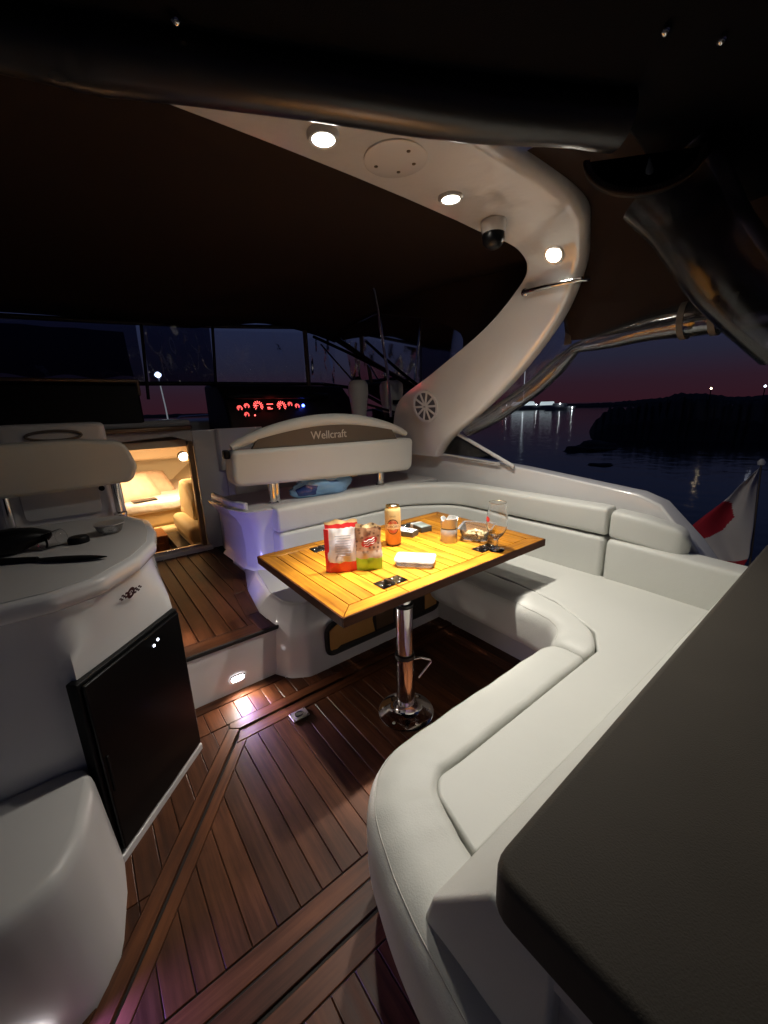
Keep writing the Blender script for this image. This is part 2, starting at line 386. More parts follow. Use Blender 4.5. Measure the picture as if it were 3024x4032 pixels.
# lamp on the quay ahead
t = thing('street_lamp', 'tall quay lamp with a bright head seen through the windshield', 'street lamp', (5.2, 29.5, -.5))
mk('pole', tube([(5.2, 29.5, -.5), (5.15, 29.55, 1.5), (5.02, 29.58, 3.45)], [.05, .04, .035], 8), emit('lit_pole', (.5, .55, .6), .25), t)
mk('lamp_head', lathe([(.05, -.17), (.17, -.08), (.19, .04), (.05, .17)], (5.02, 29.58, 3.5), 14), emit('quay_lamp', (.75, .97, 1), 22), t)
for b_, nm in (((25.22, 6.30, .9), 'amber'), ((25.62, 4.40, .9), 'white')):
    t = thing('shore_lamp', 'single %s lamp on top of the dark spit' % ('warm' if nm == 'amber' else 'cold white'), 'lamp', b_)
    mk('post', lathe([(.02, 0), (.02, .56)], b_, 6), LAND, t)
    mk('lamp_head', lathe([(.01, -.05), (.05, 0), (.01, .05)], (b_[0], b_[1], b_[2]+.60), 8), emit('shore_lamp_'+nm, (1, .75, .45) if nm == 'amber' else (.8, .85, 1), 9), t)

# ================================================================== SETTING: decks
fl = struct(mk('cockpit_floor', prism([(-.6, -.6), (1.9, -.6), (1.9, 1.46), (-.6, 1.46)], -.05, -.004), CAULK, smooth=False, origin=(0, 0, 0)))
T0, T1 = -.006, 0.0
DA, DB = (.282, 1.215), (-.205, .576)          # diagonal side of the large floor hatch
fd = Vector((DB[0]-DA[0], DB[1]-DA[1])).normalized(); fnl = Vector((-fd.y, fd.x))   # fnl points into the hatch
if fnl.x < 0: fnl = -fnl
FW = .05
def off(p, k, s=0): return (p[0]+fnl.x*k+fd.x*s, p[1]+fnl.y*k+fd.y*s)
hatch = [(-.205, .576), (1.36, .576), (1.36, 1.215), (.282, 1.215)]
# border planks of the hatch
inner = [off(DB, FW), off(DA, FW)]
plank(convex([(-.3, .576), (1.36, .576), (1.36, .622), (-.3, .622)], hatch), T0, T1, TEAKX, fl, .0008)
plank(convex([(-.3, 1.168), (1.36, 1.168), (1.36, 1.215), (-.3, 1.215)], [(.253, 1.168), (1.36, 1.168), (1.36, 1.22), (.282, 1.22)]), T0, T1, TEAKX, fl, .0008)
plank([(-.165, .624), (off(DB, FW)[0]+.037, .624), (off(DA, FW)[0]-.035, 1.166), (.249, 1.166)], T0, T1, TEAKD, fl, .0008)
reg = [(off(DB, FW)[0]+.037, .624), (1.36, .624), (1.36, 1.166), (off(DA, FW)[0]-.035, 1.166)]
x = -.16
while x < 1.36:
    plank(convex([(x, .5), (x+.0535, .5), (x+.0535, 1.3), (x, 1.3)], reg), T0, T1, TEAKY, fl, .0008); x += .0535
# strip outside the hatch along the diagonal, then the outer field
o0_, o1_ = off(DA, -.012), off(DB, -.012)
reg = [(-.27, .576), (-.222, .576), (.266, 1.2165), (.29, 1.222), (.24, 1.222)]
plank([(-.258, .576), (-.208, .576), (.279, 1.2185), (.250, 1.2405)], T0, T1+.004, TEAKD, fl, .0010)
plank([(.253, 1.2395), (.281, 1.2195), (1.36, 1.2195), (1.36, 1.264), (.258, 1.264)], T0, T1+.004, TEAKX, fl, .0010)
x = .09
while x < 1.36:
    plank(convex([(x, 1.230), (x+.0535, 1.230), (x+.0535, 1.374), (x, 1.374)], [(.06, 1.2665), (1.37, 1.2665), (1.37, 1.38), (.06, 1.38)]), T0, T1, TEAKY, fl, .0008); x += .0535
plank([(.05, 1.376), (.52, 1.376), (.49, 1.43), (.05, 1.43)], T0, T1, TEAKX, fl, .0008)
plank([(.525, 1.376), (.9, 1.376), (.9, 1.43), (.495, 1.43)], T0, T1, TEAKX, fl, .0008)
x = -.60
while x < .26:
    for y0, y1 in ((.5, .862), (.862, 1.264)):
        plank(convex([(x, y0), (x+.0535, y0), (x+.0535, y1), (x, y1)], [(-.66, .576), (-.260, .576), (.247, 1.2405), (.255, 1.2645), (-.66, 1.2645)]), T0, T1, TEAKY, fl, .0008)
    x += .0535
# aft of the hatch: second hatch with its own border
plank([(-.6, .520), (1.3, .520), (1.3, .571), (-.6, .571)], T0, T1+.002, TEAKX, fl, .0008)
plank([(-.02, .468), (1.3, .468), (1.3, .514), (-.02, .514)], T0, T1, TEAKX, fl, .0008)
plank([(-.07, -.5), (-.02, -.5), (-.02, .514), (-.07, .514)], T0, T1, TEAKY, fl, .0008)
x = -.018
while x < .5:
    plank([(x, -.5), (x+.0535, -.5), (x+.0535, .466), (x, .466)], T0, T1, TEAKY, fl, .0008); x += .0535
x = -.60
while x < -.12:
    plank([(x, -.5), (x+.0535, -.5), (x+.0535, .517), (x, .517)], T0, T1, TEAKY, fl, .0008); x += .0535
# flush lifting latch in the floor
lt = mk('floor_latch', obox((.467, 1.146, .002), (1, 0, 0), (0, 1, 0), (0, 0, 1), .031, .022, .003), STEEL, fl, bevel=.002, seg=2)
mk('latch_ring', tube([(.467+.015*math.cos(a), 1.146+.011*math.sin(a), .007) for a in [i*PI/8 for i in range(16)]], .0028, 6, closed=True), CHR, lt)
for sx_ in (-1, 1):
    for sy_ in (-1, 1): mk('screw', lathe([(.003, 0), (.003, .002), (.001, .0025)], (.467+sx_*.026, 1.146+sy_*.017, .004), 8), CHR, lt)

# upper deck ahead of the step
DZ = .21
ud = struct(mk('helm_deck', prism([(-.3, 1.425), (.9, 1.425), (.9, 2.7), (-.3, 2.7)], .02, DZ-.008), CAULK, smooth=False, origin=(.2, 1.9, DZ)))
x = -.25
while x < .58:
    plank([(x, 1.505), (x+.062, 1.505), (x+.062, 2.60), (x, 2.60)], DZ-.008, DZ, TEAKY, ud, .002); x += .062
plank([(-.3, 1.428), (.62, 1.428), (.62, 1.503), (-.3, 1.503)], DZ-.008, DZ+.002, TEAKX, ud, .0015)
edge = [(.455, 1.43), (.45, 1.58), (.48, 1.83), (.545, 2.07)]
out_ = [(.51, 1.43), (.505, 1.58), (.535, 1.83), (.60, 2.07)]
for k in range(3):
    plank([edge[k], out_[k], out_[k+1], edge[k+1]], DZ-.006, DZ+.004, TEAKY, ud, .001)
mk('edge_trim', box(-.3, .62, 1.417, 1.427, DZ-.012, DZ+.004), RUB, ud, bevel=.003, seg=2)
st = struct(mk('step_riser', prism(fillet([(-.3, 1.47), (-.3, 1.421), (.10, 1.421), (.46, 1.421), (.50, 1.421), (.62, 1.421), (.62, 1.47)], .0), -.05, DZ-.012), GEL, bevel=.004))
# cockpit liner below and around (hull side, floor pan)
cv, cf = prism([(2.9, .80), (1.888, .752), (1.256, .719), (.66, .662), (.57, .632), (.43, .496), (.33, .37), (.30, -.6), (2.9, -.6)], 1.825, 1.975, 'yz')
cv = [((x_+max(0, z_-.45)*.22 if x_ < 1.9 else x_), y_, z_) for x_, y_, z_ in cv]
struct(mk('hull_side', (cv, cf), GEL, bevel=.010, seg=3), label='white gelcoat cockpit coaming along the starboard side')
mk_h = struct(mk('rub_rail', sweep([(1.985, 2.9), (1.985, .42)], rr(-.012, .012, .30, .345, .01)), RUB))
struct(mk('port_hull_side', prism([(2.9, .80), (1.2, .72), (-.9, .62), (-.9, -.6), (2.9, -.6)], -1.16, -.95, 'yz'), GEL, bevel=.02), label='white gelcoat coaming along the port side')
struct(mk('transom_deck', box(-.95, 2.0, -1.6, -.95, -.6, .45), GEL, bevel=.03))

# ================================================================== U-shaped bench
bench = thing('cockpit_bench', 'cream vinyl U-shaped bench with rolled front edges around the table', 'bench', (1.3, .8, 0))
basep = fillet([(.33, -.4), (.335, .2), (.37, .42, .1), (.44, .55, .08), (1.20, .55, .06), (1.335, .66, .05), (1.335, 1.33)], .06)
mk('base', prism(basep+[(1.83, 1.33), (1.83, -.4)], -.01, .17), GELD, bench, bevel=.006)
# rolled front edges
def res_open(P, n):
    L = [0]
    for a, b in zip(P, P[1:]): L.append(L[-1]+math.dist(a, b))
    out = []
    for k in range(n+1):
        q = L[-1]*k/n; m_ = 0
        while m_ < len(P)-2 and L[m_+1] < q: m_ += 1
        t = (q-L[m_])/max(1e-9, L[m_+1]-L[m_]); out.append((P[m_][0]+(P[m_+1][0]-P[m_][0])*t, P[m_][1]+(P[m_+1][1]-P[m_][1])*t))
    return out
def smooth2(P, it=3):
    for _ in range(it): P = [P[0]]+[((P[k-1][0]+2*P[k][0]+P[k+1][0])/4, (P[k-1][1]+2*P[k][1]+P[k+1][1])/4) for k in range(1, len(P)-1)]+[P[-1]]
    return P
def roll_between(segs, ztop, zbot=.125, ends=(0, 1)):
    O, I = [], []
    for o, i_, n in segs:
        a, b = res_open(o, n), res_open(i_, n); O += a if not O else a[1:]; I += b if not I else b[1:]
    O, I = smooth2(O, 10), smooth2(I, 8)
    sec = fillet([(0, zbot, .05), (.14, zbot, .02), (.14, ztop, .022), (0, ztop, .070)], .05, 8, True)
    rings = []; K_ = len(O)
    for k, (o, i_) in enumerate(zip(O, I)):
        f = 1.
        for e_, at in ((ends[0], k), (ends[1], K_-1-k)):
            if e_: f = min(f, (.80, .93, .98, 1)[min(3, at)])
        zc = (ztop+zbot)/2; w_ = .0015*math.sin(k*.55)+.001*math.sin(k*1.3+2)
        rings.append([(o[0]+(i_[0]-o[0])*(.5+(u/.14-.5)*f), o[1]+(i_[1]-o[1])*(.5+(u/.14-.5)*f), zc+(z-zc)*f+w_*(z > zc)) for u, z in sec])
    SEAMS.append([Vector(r_[31])+Vector((0, 0, .0004)) for r_ in rings[2:-2]])
    return loft(rings)
SEAMS = []
mk('front_roll', roll_between([([(.232, -.3), (.243, .2), (.262, .35)], [(.37, -.3), (.388, .2), (.416, .33)], 28), ([(.262, .35), (.312, .505), (.385, .585), (.47, .604)], [(.416, .33), (.449, .443), (.48, .470), (.53, .468)], 22), ([(.47, .604), (1.118, .604)], [(.53, .468), (1.118, .468)], 30)], .313), VIN, bench)
mk('front_roll', roll_between([([(1.121, .604), (1.16, .606)], [(1.121, .468), (1.175, .470)], 4), ([(1.16, .606), (1.222, .64), (1.248, .74)], [(1.175, .470), (1.27, .520), (1.372, .71)], 16), ([(1.248, .74), (1.25, 1.31)], [(1.372, .71), (1.400, .94), (1.402, 1.31)], 26)], .311, ends=(1, 1)), VIN, bench)
for sm in SEAMS: mk('seam', tube(sm, .0011, 5), VINS, bench)
# flat seat panels
pan = fillet([(.42, .322), (.449, .440, .04), (.478, .470, .04), (.54, .4655, .02), (1.17, .4655, .02), (1.27, .52, .05), (1.375, .72, .06), (1.405, .96), (1.405, 1.30), (1.74, 1.30), (1.74, .322)], .01, 5, True)
mk('seat_cushion', prism(pan, .17, .306), VIN, bench, bevel=.011, seg=4)
mk('seat_cushion', prism(fillet([(.70, 1.395), (1.40, 1.395), (1.40, 1.30), (1.74, 1.30), (1.74, 1.77), (.70, 1.77)], .03, 5, True), .20, .299), VIN, bench, bevel=.018, seg=4)
mk('front_roll', sweep([(.70, 1.335), (1.40, 1.335)], [(-p[0], p[1]) for p in rr(0, .07, .20, .302, .03, 5)], .02, .0), VIN, bench)
# backrests: forward leg, round corner, starboard leg
bp_ = fillet([(.705, 1.80), (1.50, 1.80), (1.775, 1.60), (1.778, .715)], .28, 10)
mk('lower_backrest', sweep(bp_, rr(-.05, .055, .285, .481, .018, 5), .02, .02), VIN, bench)
mk('upper_backrest', sweep(bp_, rr(-.05, .048, .4825, .605, .024, 6), .012, .012, dz=lambda s: .008*s), VIN, bench)
bp2 = [(1.778, .706), (1.778, .56), (1.768, .40), (1.76, .20)]
mk('lower_backrest', sweep(bp2, rr(-.06, .055, .285, .481, .022, 5), .02, 0, dz=lambda s: -.012*s), VIN, bench)
mk('upper_backrest', sweep([(1.785, .708), (1.79, .58), (1.80, .43)], rr(-.05, .048, .4825, .602, .026, 6), .015, .05, dz=lambda s: -.045*s*s), VIN, bench)
# sloping aft backrest band
mk('aft_backrest', prism([(.326, .27), (.300, .362), (.205, .492), (.12, .49), (.12, .27)], .292, 1.80, 'yz'), VIN, bench, bevel=.008)
# ================================================================== sun pad aft
sp = thing('sun_pad', 'dark taupe sun pad cushion beside the camera on a grey moulded base', 'sun pad', (1, -.3, .0))
mk('cushion', prism(fillet([(.278, .198, .035), (1.86, .228), (1.86, -.95), (.300, -.95)], .05, 6, True),   .493, .562), SUN, sp, bevel=.012, seg=5)
bs = mk('base', prism(fillet([(.312, .16), (1.82, .16), (1.82, -.93), (.33, -.93)], .02, 4, True), -.02, .492), GELD, sp, bevel=.01)
mk('side_panel', prism([(.13, .12), (.08, .445), (-.30, .445), (-.30, .12)], .300, .3105, 'yz'), GELD, sp, bevel=.005)
mk('rim', prism([(.155, .452), (.155, .486), (-.4, .486), (-.4, .452)], .296, .311, 'yz'), GELD, sp, bevel=.005)
mk('screw_hole', lathe([(.006, 0), (.006, .006), (.004, .007)], (.304, .105, .40), 10, (-1, 0, 0)), BLK, sp)
# steel rail beyond the sun pad
tag(mk('grab_rail', tube([(.42, -.035, .575), (.46, -.022, .60), (.505, -.014, .60), (.56, -.01, .598), (.70, -.008, .576)], .010, 12), CHR), 'polished grab rail at the edge of the dark sun pad', 'rail')

# ================================================================== helm seat moulding
mod = thing('helm_seat_moulding', 'white moulded seat base beside the step with a long storage slot', 'moulding', (1.0, 1.6, 0))
def outline(k, front, yb=2.3):
    return fillet([(.60+k*.4, yb), (.605+k, 2.1), (.527+k, 1.83), (.488+k, 1.58), (.497+k, 1.43+front*.4), (.535+k*.9, 1.355+front*.8), (.60+k*.5, 1.314+front), (1.44, 1.314+front), (1.44, yb)], .05, 5, True)
rings = []
for z, k, fr_ in ((-.02, -.006, -.004), (.0, -.004, -.004), (.02, 0, 0), (.10, .006, .004), (.18, .012, .010), (.225, .026, .022), (.255, .046, .042), (.275, .062, .058), (.284, .072, .068)):
    rings.append([(p[0], p[1], z) for p in outline(k, fr_)])
mk('lower_body', loft(rings), GEL, mod)
mk('ledge', prism(outline(.078, .074), .270, .2875), GELD, mod, bevel=.004)
# raised block behind the ledge with flared lip
def blk(k, f=0): return fillet([(.585-k, 2.28), (.60-k, 1.95), (.635-k*.7, 1.845-f, .06), (.72, 1.835-f), (1.83, 1.835-f), (1.83, 2.28)], .03, 5, True)
rings = [[(p[0], p[1], z) for p in blk(k, f)] for z, k, f in ((.28, .02, .01), (.295, .004, 0), (.40, 0, 0), (.50, .008, .004), (.545, .03, .015), (.575, .055, .03), (.596, .062, .035))]
mk('upper_block', loft(rings), GEL, mod)
mk('tray_floor', prism(blk(.045, .02), .585, .5995), GELD, mod, bevel=.004)
mk('tray_rim', sweep([(.555, 2.26), (.565, 1.98), (.60, 1.86)], rr(-.012, .012, .59, .635, .01, 4), .01, .01), GEL, mod)
# long slot with rubber frame
def slot(d): return fillet([(.675+d, .045+d), (1.345-d, .045+d), (1.345-d, .205-d), (.675+d, .205-d)], .055-d*.6, 6, True)
so = slot(0); si = slot(.021); n = len(so)
def ring_xz(o, i, y0, y1):
    n = len(o); V = [(p[0], y0, p[1]) for p in o]+[(p[0], y0-.006, p[1]) for p in [((a[0]+b[0])/2, (a[1]+b[1])/2) for a, b in zip(o, i)]]+[(p[0], y0, p[1]) for p in i]+[(p[0], y1, p[1]) for p in i]
    F = []
    for k in range(3):
        for j in range(n): F.append((k*n+j, k*n+(j+1) % n, (k+1)*n+(j+1) % n, (k+1)*n+j))
    return V, F
fr_ = mk('slot_frame', ring_xz(so, si, 1.3135, 1.3185), RUB, mod)
ORG = M('amber_locker_lining', (.52, .27, .08), .5, var=.15, vscale=12)
DK = M('dark_locker', (.03, .022, .018), .7)
mk('slot_back', prism(slot(.015), 1.3145, 1.3162, 'xz'), DK, fr_)
mk('slot_panel', prism([(.698, .068), (.71, .075), (.73, .072), (.75, .082), (.93, .077), (.918, .14), (.925, .184), (.74, .184), (.70, .165)], 1.3118, 1.3146, 'xz'), ORG, fr_, smooth=False)
mk('slot_panel', prism([(.94, .08), (1.04, .08), (1.035, .12), (1.045, .184), (.94, .184)], 1.3122, 1.3146, 'xz'), BRASS, fr_, smooth=False)
mk('slot_panel', prism([(1.24, .075), (1.318, .08), (1.320, .165), (1.24, .184)], 1.3119, 1.3146, 'xz'), ORG, fr_, smooth=False)
mk('drain_fitting', lathe([(.006, 0), (.006, .004), (.003, .006)], (.745, 1.322, .235), 10, (0, -1, 0)), CHR, mod)

# ================================================================== step lights
def step_light(loc, nrm, tgt, watts, label, col=(.26, .09, 1), wash=1.1):
    t = thing('step_light', label, 'step light', loc)
    n = Vector(nrm); sd = Vector((0, 0, 1)).cross(n).normalized(); c = Vector(loc)
    def oval(a, b, d, k=24):
        return [tuple(c+sd*(max(-(a-b), min(a-b, (a)*math.cos(2*PI*i/k)))+b*math.cos(2*PI*i/k))*1.0+Vector((0, 0, 1))*b*math.sin(2*PI*i/k)+n*d) for i in range(k)]
    mk('bezel', loft([oval(.030, .017, 0), oval(.031, .0175, .004), oval(.026, .0125, .006), oval(.025, .012, .003)], False), CHR, t)
    mk('lens', loft([oval(.025, .012, .002), oval(.024, .011, .005), oval(.015, .006, .006)]), emit('step_lens', (1, .93, .96), 9), t)
    spot('step_light_beam', c+n*.015, tgt, watts, col, 66, 1, .010, t)
    spot('step_light_wash', c+n*.015, c+n*.2+Vector((0, 0, -.10)), watts*wash, (1, .84, .74), 150, .9, .012, t)
    return t
step_light((.344, 1.4195, .056), (0, -1, 0), (.375, 1.19, -.02), 6.5, 'glowing oval step light in the white riser')
step_light((.164, 1.54, .30), (1, .05, 0), (.57, 1.82, .38), 6, 'courtesy light on the galley side above the upper deck', (.24, .20, 1), .14)
step_light((-.235, .695, .050), (.2, -1, 0), (-.09, .64, 0), 9, 'courtesy light low on the port moulding at the frame edge', (.24, .17, 1), .10)

# ================================================================== table
tb = thing('cockpit_table', 'folding teak table with steel hinges on a chromed pedestal', 'table', (.77, .93, 0))
TX0, TX1, TY0, TY1, TZ = .500, 1.492, .853, 1.482, .500
S1, S2 = .740, 1.220; BW = .052
mk('underframe', box(TX0+.004, S1-.002, TY0+.004, TY1-.004, TZ-.030, TZ-.006), TEDGE, tb, smooth=False, bevel=.003, seg=2)
mk('underframe', box(S1+.002, S2-.002, TY0+.004, TY1-.004, TZ-.030, TZ-.006), TEDGE, tb, smooth=False, bevel=.003, seg=2)
mk('underframe', box(S2+.002, TX1-.004, TY0+.004, TY1-.004, TZ-.030, TZ-.006), TEDGE, tb, smooth=False, bevel=.003, seg=2)
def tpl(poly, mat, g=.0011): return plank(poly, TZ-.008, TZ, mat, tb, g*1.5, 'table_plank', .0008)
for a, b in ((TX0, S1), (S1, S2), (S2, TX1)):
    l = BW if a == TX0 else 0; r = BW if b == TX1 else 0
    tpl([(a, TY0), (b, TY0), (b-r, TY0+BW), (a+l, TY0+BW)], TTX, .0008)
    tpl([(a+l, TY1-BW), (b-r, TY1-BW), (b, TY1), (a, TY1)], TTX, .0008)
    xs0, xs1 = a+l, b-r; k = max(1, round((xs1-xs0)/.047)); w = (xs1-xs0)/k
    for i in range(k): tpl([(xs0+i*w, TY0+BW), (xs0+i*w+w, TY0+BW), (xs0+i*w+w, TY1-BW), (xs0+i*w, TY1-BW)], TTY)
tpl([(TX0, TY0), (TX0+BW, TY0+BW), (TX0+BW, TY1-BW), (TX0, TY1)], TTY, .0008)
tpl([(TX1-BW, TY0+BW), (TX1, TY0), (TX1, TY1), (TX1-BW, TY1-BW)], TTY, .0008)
mk('edge_band', box(TX0-.003, TX1+.003, TY0-.004, TY0+.002, TZ-.030, TZ-.001), TEDGE, tb, smooth=False)
mk('edge_band', box(TX0-.003, TX1+.003, TY1-.002, TY1+.004, TZ-.030, TZ-.001), TEDGE, tb, smooth=False)
mk('edge_band', box(TX0-.004, TX0+.002, TY0+.0025, TY1-.0025, TZ-.030, TZ-.001), TEDGE, tb, smooth=False)
mk('edge_band', box(TX1-.002, TX1+.004, TY0+.0025, TY1-.0025, TZ-.030, TZ-.001), TEDGE, tb, smooth=False)
DHG = M('dark_hinge_steel', (.10, .10, .11), .16, 1, var=.2)
for hx, hy in ((S1, .945), (S1, 1.388), (S2, .945), (S2, 1.388)):
    for s in (-1, 1):
        hp = mk('hinge_leaf', box(hx+min(s*.004, s*.052), hx+max(s*.004, s*.052), hy-.028, hy+.028, TZ+.0008, TZ+.0028), DHG, tb, smooth=False, bevel=.001, seg=1)
        for px, py in ((.020, -.018), (.020, .018), (.042, 0)):
            mk('screw', lathe([(.0055, 0), (.0045, .0014), (.001, .0018)], (hx+s*px, hy+py, TZ+.0028), 10), CHR, hp)
    mk('hinge_pin', tube([(hx, hy-.028, TZ+.003), (hx, hy+.028, TZ+.003)], .0036, 8), CHR, tb)
LX, LY = .772, .918
mk('leg', lathe([(.0235, .26), (.0235, .475)], (LX, LY, 0), 28), CHR, tb)
mk('leg', lathe([(.0285, .235), (.0285, .415)], (LX, LY, 0), 28), CHR, tb)
mk('leg', lathe([(.032, .012), (.032, .225)], (LX, LY, 0), 28), CHR, tb)
mk('collar', lathe([(.0255, .412), (.0305, .414), (.0305, .426), (.0255, .428)], (LX, LY, 0), 28), RUB, tb)
mk('collar', lathe([(.030, .222), (.0345, .224), (.0345, .238), (.030, .240)], (LX, LY, 0), 28), RUB, tb)
mk('pedestal_base', lathe([(.098, 0), (.098, .004), (.094, .007), (.06, .010), (.043, .016), (.0365, .026), (.033, .04)], (LX, LY, .001), 44), CHR, tb)
for k in range(6):
    a = k*PI/3+.3; mk('screw', lathe([(.006, 0), (.005, .002), (.001, .003)], (LX+.078*math.cos(a), LY+.078*math.sin(a), .0085), 10), STEEL, tb)
mk('clamp_handle', tube([(LX+.03, LY-.01, .205), (LX+.055, LY-.02, .205), (LX+.085, LY-.035, .190), (LX+.088, LY-.037, .182), (LX+.045, LY-.02, .128)], .0045, 8), CHR, tb)

# ================================================================== things on the table
def on_table(name, label, cat, x, y): return thing(name, label, cat, (x, y, TZ))
# beer can
cx, cy = .982, 1.229
can = on_table('beer_can', 'tall gold and copper beer can standing upright on the teak table', 'can', cx, cy)
def gradz(name, stops, axis=2, rough=.25, metal=.9, scale=1.):
    m = bpy.data.materials.new(name); N, L, b = nodes_of(m)
    t = N.new('ShaderNodeTexCoord'); s = N.new('ShaderNodeSeparateXYZ'); r = N.new('ShaderNodeValToRGB'); mu = N.new('ShaderNodeMath'); mu.operation = 'MULTIPLY'; mu.inputs[1].default_value = scale
    L.new(t.outputs['Object'], s.inputs[0]); L.new(s.outputs[axis], mu.inputs[0]); L.new(mu.outputs[0], r.inputs[0]); L.new(r.outputs[0], b.inputs['Base Color'])
    el = r.color_ramp.elements
    el[0].position, el[0].color = stops[0][0], tuple(stops[0][1])+(1,); el[1].position, el[1].color = stops[-1][0], tuple(stops[-1][1])+(1,)
    for p, c in stops[1:-1]: q = el.new(p); q.color = tuple(c)+(1,)
    b.inputs['Roughness'].default_value = rough; b.inputs['Metallic'].default_value = metal
    return m
CANM = gradz('can_print', [(0, (.45, .20, .07)), (.34, (.50, .24, .08)), (.5, (.66, .46, .22)), (.8, (.58, .40, .17)), (1, (.64, .48, .20))], 2, .38, .45, 1/.168)
GOLD = M('gold_can_top', (.85, .62, .25), .2, 1)
mk('can_body', lathe([(.0235, .0), (.0265, .003), (.033, .012), (.033, .148), (.031, .154), (.0275, .161)], (cx, cy, TZ), 36), CANM, can)
mk('can_lid', lathe([(.0275, .161), (.0285, .164), (.0278, .168), (.0258, .1675), (.0245, .163), (.004, .1635)], (cx, cy, TZ), 36), GOLD, can)
mk('pull_tab', obox((cx+.003, cy-.004, TZ+.1655), (.8, -.6, 0), (.6, .8, 0), (0, 0, 1), .011, .006, .0012), STEEL, can, bevel=.001, seg=2)
ang0 = math.atan2(-cy, -cx)
DKP = M('can_dark_print', (.10, .035, .02), .35, .2); LTP = M('can_light_print', (.80, .62, .36), .35, .3); REDP = M('can_red_print', (.45, .10, .05), .35, .3)
def wrap(vf, r, zc, x0=0):
    V, F = vf
    return [(cx+r*math.cos(ang0+(p[0]+x0)/r), cy+r*math.sin(ang0+(p[0]+x0)/r), TZ+zc+p[1]) for p in V], F
def disc2(rx, rz, n=36, rin=0):
    if not rin: return [(rx*math.cos(2*PI*i/n), rz*math.sin(2*PI*i/n), 0) for i in range(n)]+[(0, 0, 0)], [(i, (i+1) % n, n) for i in range(n)]
    return [(rx*math.cos(2*PI*i/n), rz*math.sin(2*PI*i/n), 0) for i in range(n)]+[(rx*rin*math.cos(2*PI*i/n), rz*rin*math.sin(2*PI*i/n), 0) for i in range(n)], [(i, (i+1) % n, n+(i+1) % n, n+i) for i in range(n)]
bd = mk('badge', wrap(disc2(.026, .032, rin=.86), .0333, .085), DKP, can)
mk('badge_band', wrap(([(-.030+.06*i/16, z, 0) for z in (-.010, .010) for i in range(17)], [(i, i+1, 18+i, 17+i) for i in range(16)]), .03345, .085), LTP, bd)
mk('badge_field', wrap(disc2(.0215, .0265, rin=.55), .0332, .085), REDP, bd)
mk('lettering', wrap(text_mesh('TUBORG', .0155), .0337, .085, -.001), DKP, bd)
mk('lettering', wrap(text_mesh('GOLD', .009), .0334, .128), DKP, can)
mk('crown_mark', wrap(text_mesh('BEER', .006), .0335, .106), LTP, bd)
# snack bags
def bag(name, label, c, ang, w, h, d, mat, lean, seed):
    R = random.Random(seed); t = on_table(name, label, 'snack bag', c[0], c[1])
    ux = Vector((math.cos(ang), math.sin(ang), 0)); uy = Vector((-ux.y, ux.x, 0)); nz_, nx_ = 16, 12; V = []; F = []
    ph = [R.uniform(0, 6) for _ in range(6)]
    for side in (1, -1):
        for j in range(nz_+1):
            v = j/nz_
            for i in range(nx_+1):
                u = i/nx_*2-1
                th = d*(max(0, 1-abs(u)**2.4))**.6*(math.sin(PI*min(1, .18+v*.86))**.7 if v < .97 else 0)*(1-.5*v)
                if v > .9: th *= max(0, (1-v)/.1)*.8
                wr = .0035*math.sin(9*u+7*v+ph[0])+.003*math.sin(17*v-6*u+ph[1])+.002*math.sin(23*u*v+ph[2])
                ww = w/2*(1-.05*math.sin(PI*v)+.02*math.sin(11*v+ph[3]))
                p = Vector((c[0], c[1], TZ+.001))+ux*(u*ww+.004*math.sin(5*v+ph[4])*v)+uy*(side*(th+max(0, wr)*min(1, v*4)*min(1, (1-v)*8)*(1-u*u))+lean*v)+Vector((0, 0, h*v*(1-.035*u*u*math.sin(ph[5])) + (.004*math.sin(6*u+ph[1]) if v > .99 else 0)))
                V.append(p)
    K = (nz_+1)*(nx_+1)
    for s in (0, 1):
        for j in range(nz_):
            for i in range(nx_): a = s*K+j*(nx_+1)+i; F.append((a, a+1, a+nx_+2, a+nx_+1))
    V2 = [tuple(v) for v in V]
    o = mk('pouch', (V2, F), mat, t); return t, ux, uy
